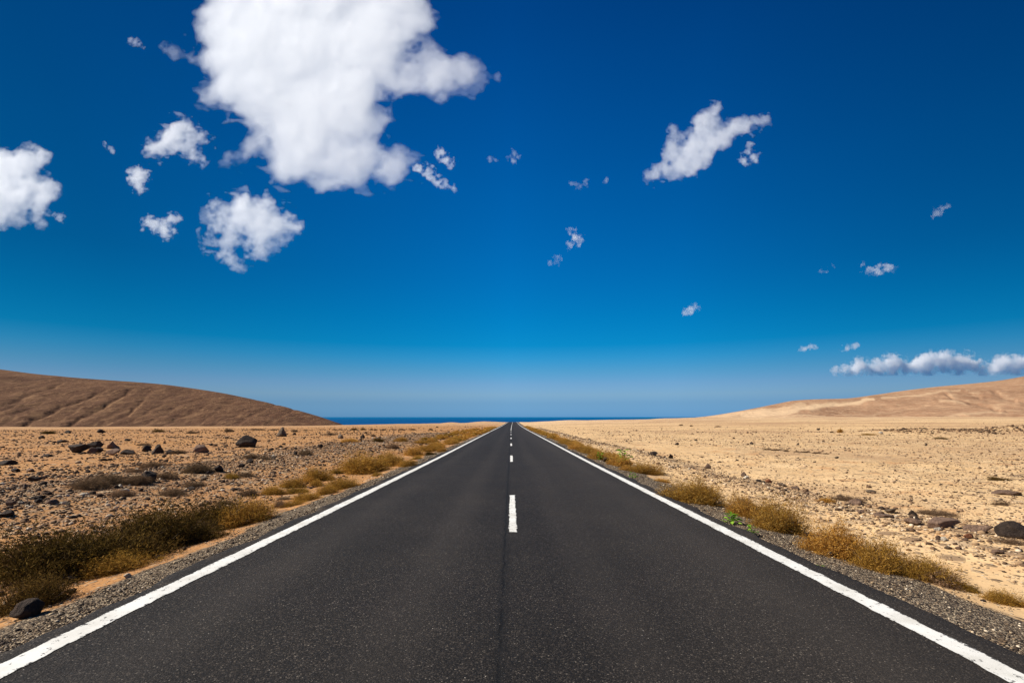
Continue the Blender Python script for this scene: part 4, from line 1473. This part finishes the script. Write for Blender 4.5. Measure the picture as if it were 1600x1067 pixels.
    return link("cloud", me, loc3, label=label, cat='cloud', group=group)


cloud("huge white cloud spreading from the top of the picture down over the left sky",
      [(470, 60, 92), (400, 62, 88), (358, 38, 52), (560, 60, 80), (600, 30, 62), (640, 22, 38), (470, -40, 110), (380, -30, 60), (590, -50, 80), (415, 125, 80), (480, 160, 78), (530, 180, 62),
       (470, 225, 58), (445, 258, 34), (520, 250, 46), (565, 250, 40), (605, 262, 28), (635, 258, 16), (560, 190, 42), (395, 232, 18), (372, 248, 10), (355, 250, 6), (420, 235, 22), (545, 130, 60),
       (610, 105, 40), (645, 120, 32), (690, 120, 28), (675, 80, 18), (670, 105, 30), (725, 122, 22), (748, 110, 13), (765, 124, 9), (778, 126, 6), (788, 123, 4), (748, 128, 10), (762, 108, 6), (712, 96, 7), (700, 140, 10), (735, 132, 8),
       (300, 92, 9), (282, 88, 8), (265, 82, 6), (252, 74, 4), (668, 20, 14), (330, 150, 22), (570, 295, 8), (560, 285, 12)],
      vox=2.8, seed=1, depth=0.28, lean=0.68, faint=0.72)
cloud("thin wisps trailing from the lower right of the huge cloud",
      [(655, 262, 8), (670, 272, 8), (685, 283, 8), (700, 291, 6), (710, 294, 3), (690, 240, 7), (698, 250, 8), (707, 256, 5), (668, 262, 5)], vox=1.2, amp=1.0, seed=2)
cloud("ragged white cloud with two legs, left of the huge cloud", [(270, 212, 22), (245, 236, 12), (258, 226, 15), (232, 240, 7), (296, 212, 17), (281, 192, 8), (285, 186, 5), (304, 236, 10), (310, 248, 7), (318, 226, 9), (314, 212, 7)], vox=1.4, seed=3)
cloud("small puffy cloud beneath the ragged two legged cloud", [(213, 276, 11), (205, 270, 7), (220, 288, 8), (226, 270, 7), (220, 296, 5)], vox=1.1, seed=4)
cloud("small fleecy cloud left of the bulging round cloud", [(240, 350, 11), (253, 356, 12), (230, 349, 7), (270, 344, 7), (277, 341, 4), (258, 367, 6), (266, 362, 6)], vox=1.2, seed=5)
cloud("bulging white cloud with a small tail, below the huge cloud",
      [(345, 330, 16), (375, 335, 26), (400, 338, 30), (430, 348, 24), (450, 350, 14), (358, 358, 20), (398, 315, 15), (330, 345, 12), (340, 374, 11), (352, 392, 7), (362, 404, 6), (374, 412, 5), (425, 384, 9), (405, 372, 18), (408, 395, 6), (395, 395, 6)],
      vox=1.7, seed=6)
cloud("white cloud cut by the left edge of the picture", [(10, 268, 30), (35, 264, 20), (58, 252, 10), (66, 240, 6), (66, 246, 6), (20, 310, 34), (50, 298, 20), (72, 288, 9), (82, 292, 5), (64, 312, 9), (72, 308, 6), (20, 342, 14), (-30, 300, 60), (-60, 270, 40), (60, 335, 6), (66, 348, 5)],
      vox=1.7, seed=7)
cloud("faint tuft of cloud right of the cloud at the left edge", [(93, 340, 6), (84, 335, 4), (99, 341, 3)], vox=1.1, seed=8, faint=0.35)
cloud("bird shaped white cloud with two raised arms in the right sky",
      [(1014, 279, 6), (1026, 273, 10), (1042, 265, 14), (1062, 260, 18), (1084, 256, 19), (1078, 240, 17), (1088, 222, 16), (1092, 206, 15), (1098, 192, 14), (1105, 179, 12), (1113, 170, 9), (1122, 164, 6),
       (1046, 226, 9), (1050, 214, 7), (1051, 201, 5), (1052, 242, 13), (1112, 222, 17), (1130, 213, 15), (1148, 203, 14), (1164, 197, 12), (1180, 192, 10), (1194, 189, 7), (1116, 194, 6), (1104, 242, 12)], vox=1.4, seed=9, amp=0.7)
cloud("small detached puff below the right arm of the bird shaped cloud", [(1164, 251, 8), (1176, 247, 7), (1183, 244, 4), (1170, 232, 5), (1166, 238, 4), (1172, 225, 3)], vox=1.0, seed=10)
cloud("small torn cloud alone in the middle of the sky", [(901, 371, 8), (893, 366, 4), (892, 381, 5), (908, 374, 5), (890, 362, 3)], vox=0.9, seed=11)
cloud("tiny faint cloud just below the small torn cloud", [(868, 405, 5), (860, 411, 4), (872, 408, 4)], vox=0.8, seed=12, faint=0.35)
cloud("small pale wisp beside the wisps of the huge cloud, right one of two", [(803, 243, 7), (801, 251, 5)], vox=0.9, seed=13, faint=0.5)
cloud("small pale wisp, left one of two in the middle sky", [(773, 248, 5), (766, 249, 3)], vox=0.9, seed=14, faint=0.35)
cloud("small puff low in the sky, right of the road's vanishing point", [(1080, 483, 6), (1086, 482, 4), (1071, 487, 4)], vox=0.7, seed=15)
cloud("flat bright cloud on the right, higher than the low bank", [(1354, 425, 4), (1363, 423, 6), (1374, 420, 7), (1386, 420, 6), (1395, 420, 4), (1347, 415, 3)], vox=0.8, seed=16)
cloud("thin wisp near the upper right edge of the sky", [(1459, 335, 4), (1466, 330, 5), (1474, 326, 4), (1482, 324, 2)], vox=0.8, seed=17, faint=0.5)
cloud("faint streak left of the flat bright cloud", [(1283, 425, 4), (1292, 421, 3), (1302, 416, 3)], vox=0.8, seed=18, faint=0.35)
cloud("left one of two tiny clouds above the low bank", [(1249, 547, 3), (1257, 545, 4), (1266, 543, 4.5), (1275, 541, 3.5)], vox=0.6, seed=19, amp=0.7)
cloud("right one of two tiny clouds above the low bank", [(1316, 547, 3), (1325, 543, 4.5), (1333, 541, 5), (1339, 540, 3.5)], vox=0.6, seed=20, amp=0.7)
cloud("long low bank of white clouds above the sandy hill",
      [(1308, 580, 3.2), (1320, 578, 5.6), (1334, 575, 8.0), (1346, 572, 8.0), (1358, 577, 8.0), (1370, 574, 9.6), (1382, 569, 8.8), (1392, 565, 8.0), (1402, 571, 9.6), (1416, 575, 8.8), (1430, 571, 8.8), (1442, 565, 8.0), (1452, 560, 7.2),
       (1462, 563, 8.8), (1474, 567, 11.2), (1486, 568, 10.4), (1497, 563, 7.2), (1508, 567, 10.4), (1522, 571, 9.6), (1536, 574, 7.2), (1547, 578, 4.8), (1395, 579, 7.2), (1450, 576, 9.6), (1340, 580, 5.6), (1500, 577, 9.6)],
      vox=1.2, seed=21, flat=587, amp=1.15, faint=1.5, lean=0.0, depth=0.9)
cloud("bright cloud at the right edge, next to the low bank", [(1556, 573, 9), (1566, 569, 10), (1580, 574, 9), (1596, 569, 11), (1615, 567, 13), (1635, 570, 10)], vox=1.1, seed=22, flat=586, amp=1.1, faint=1.5, lean=0.0, depth=0.9)
cloud("faint tuft at the upper left of the huge cloud", [(211, 66, 6), (218, 70, 5), (203, 62, 3)], vox=1.0, seed=23, faint=0.35)
cloud("faint curl of cloud above the small puffy cloud", [(166, 224, 4), (170, 231, 4), (176, 237, 4)], vox=0.9, seed=24, faint=0.35)
cloud("very faint streak left of the bird shaped cloud", [(893, 287, 4), (905, 291, 6), (918, 287, 5), (946, 283, 4)], vox=1.1, seed=25, faint=0.35)
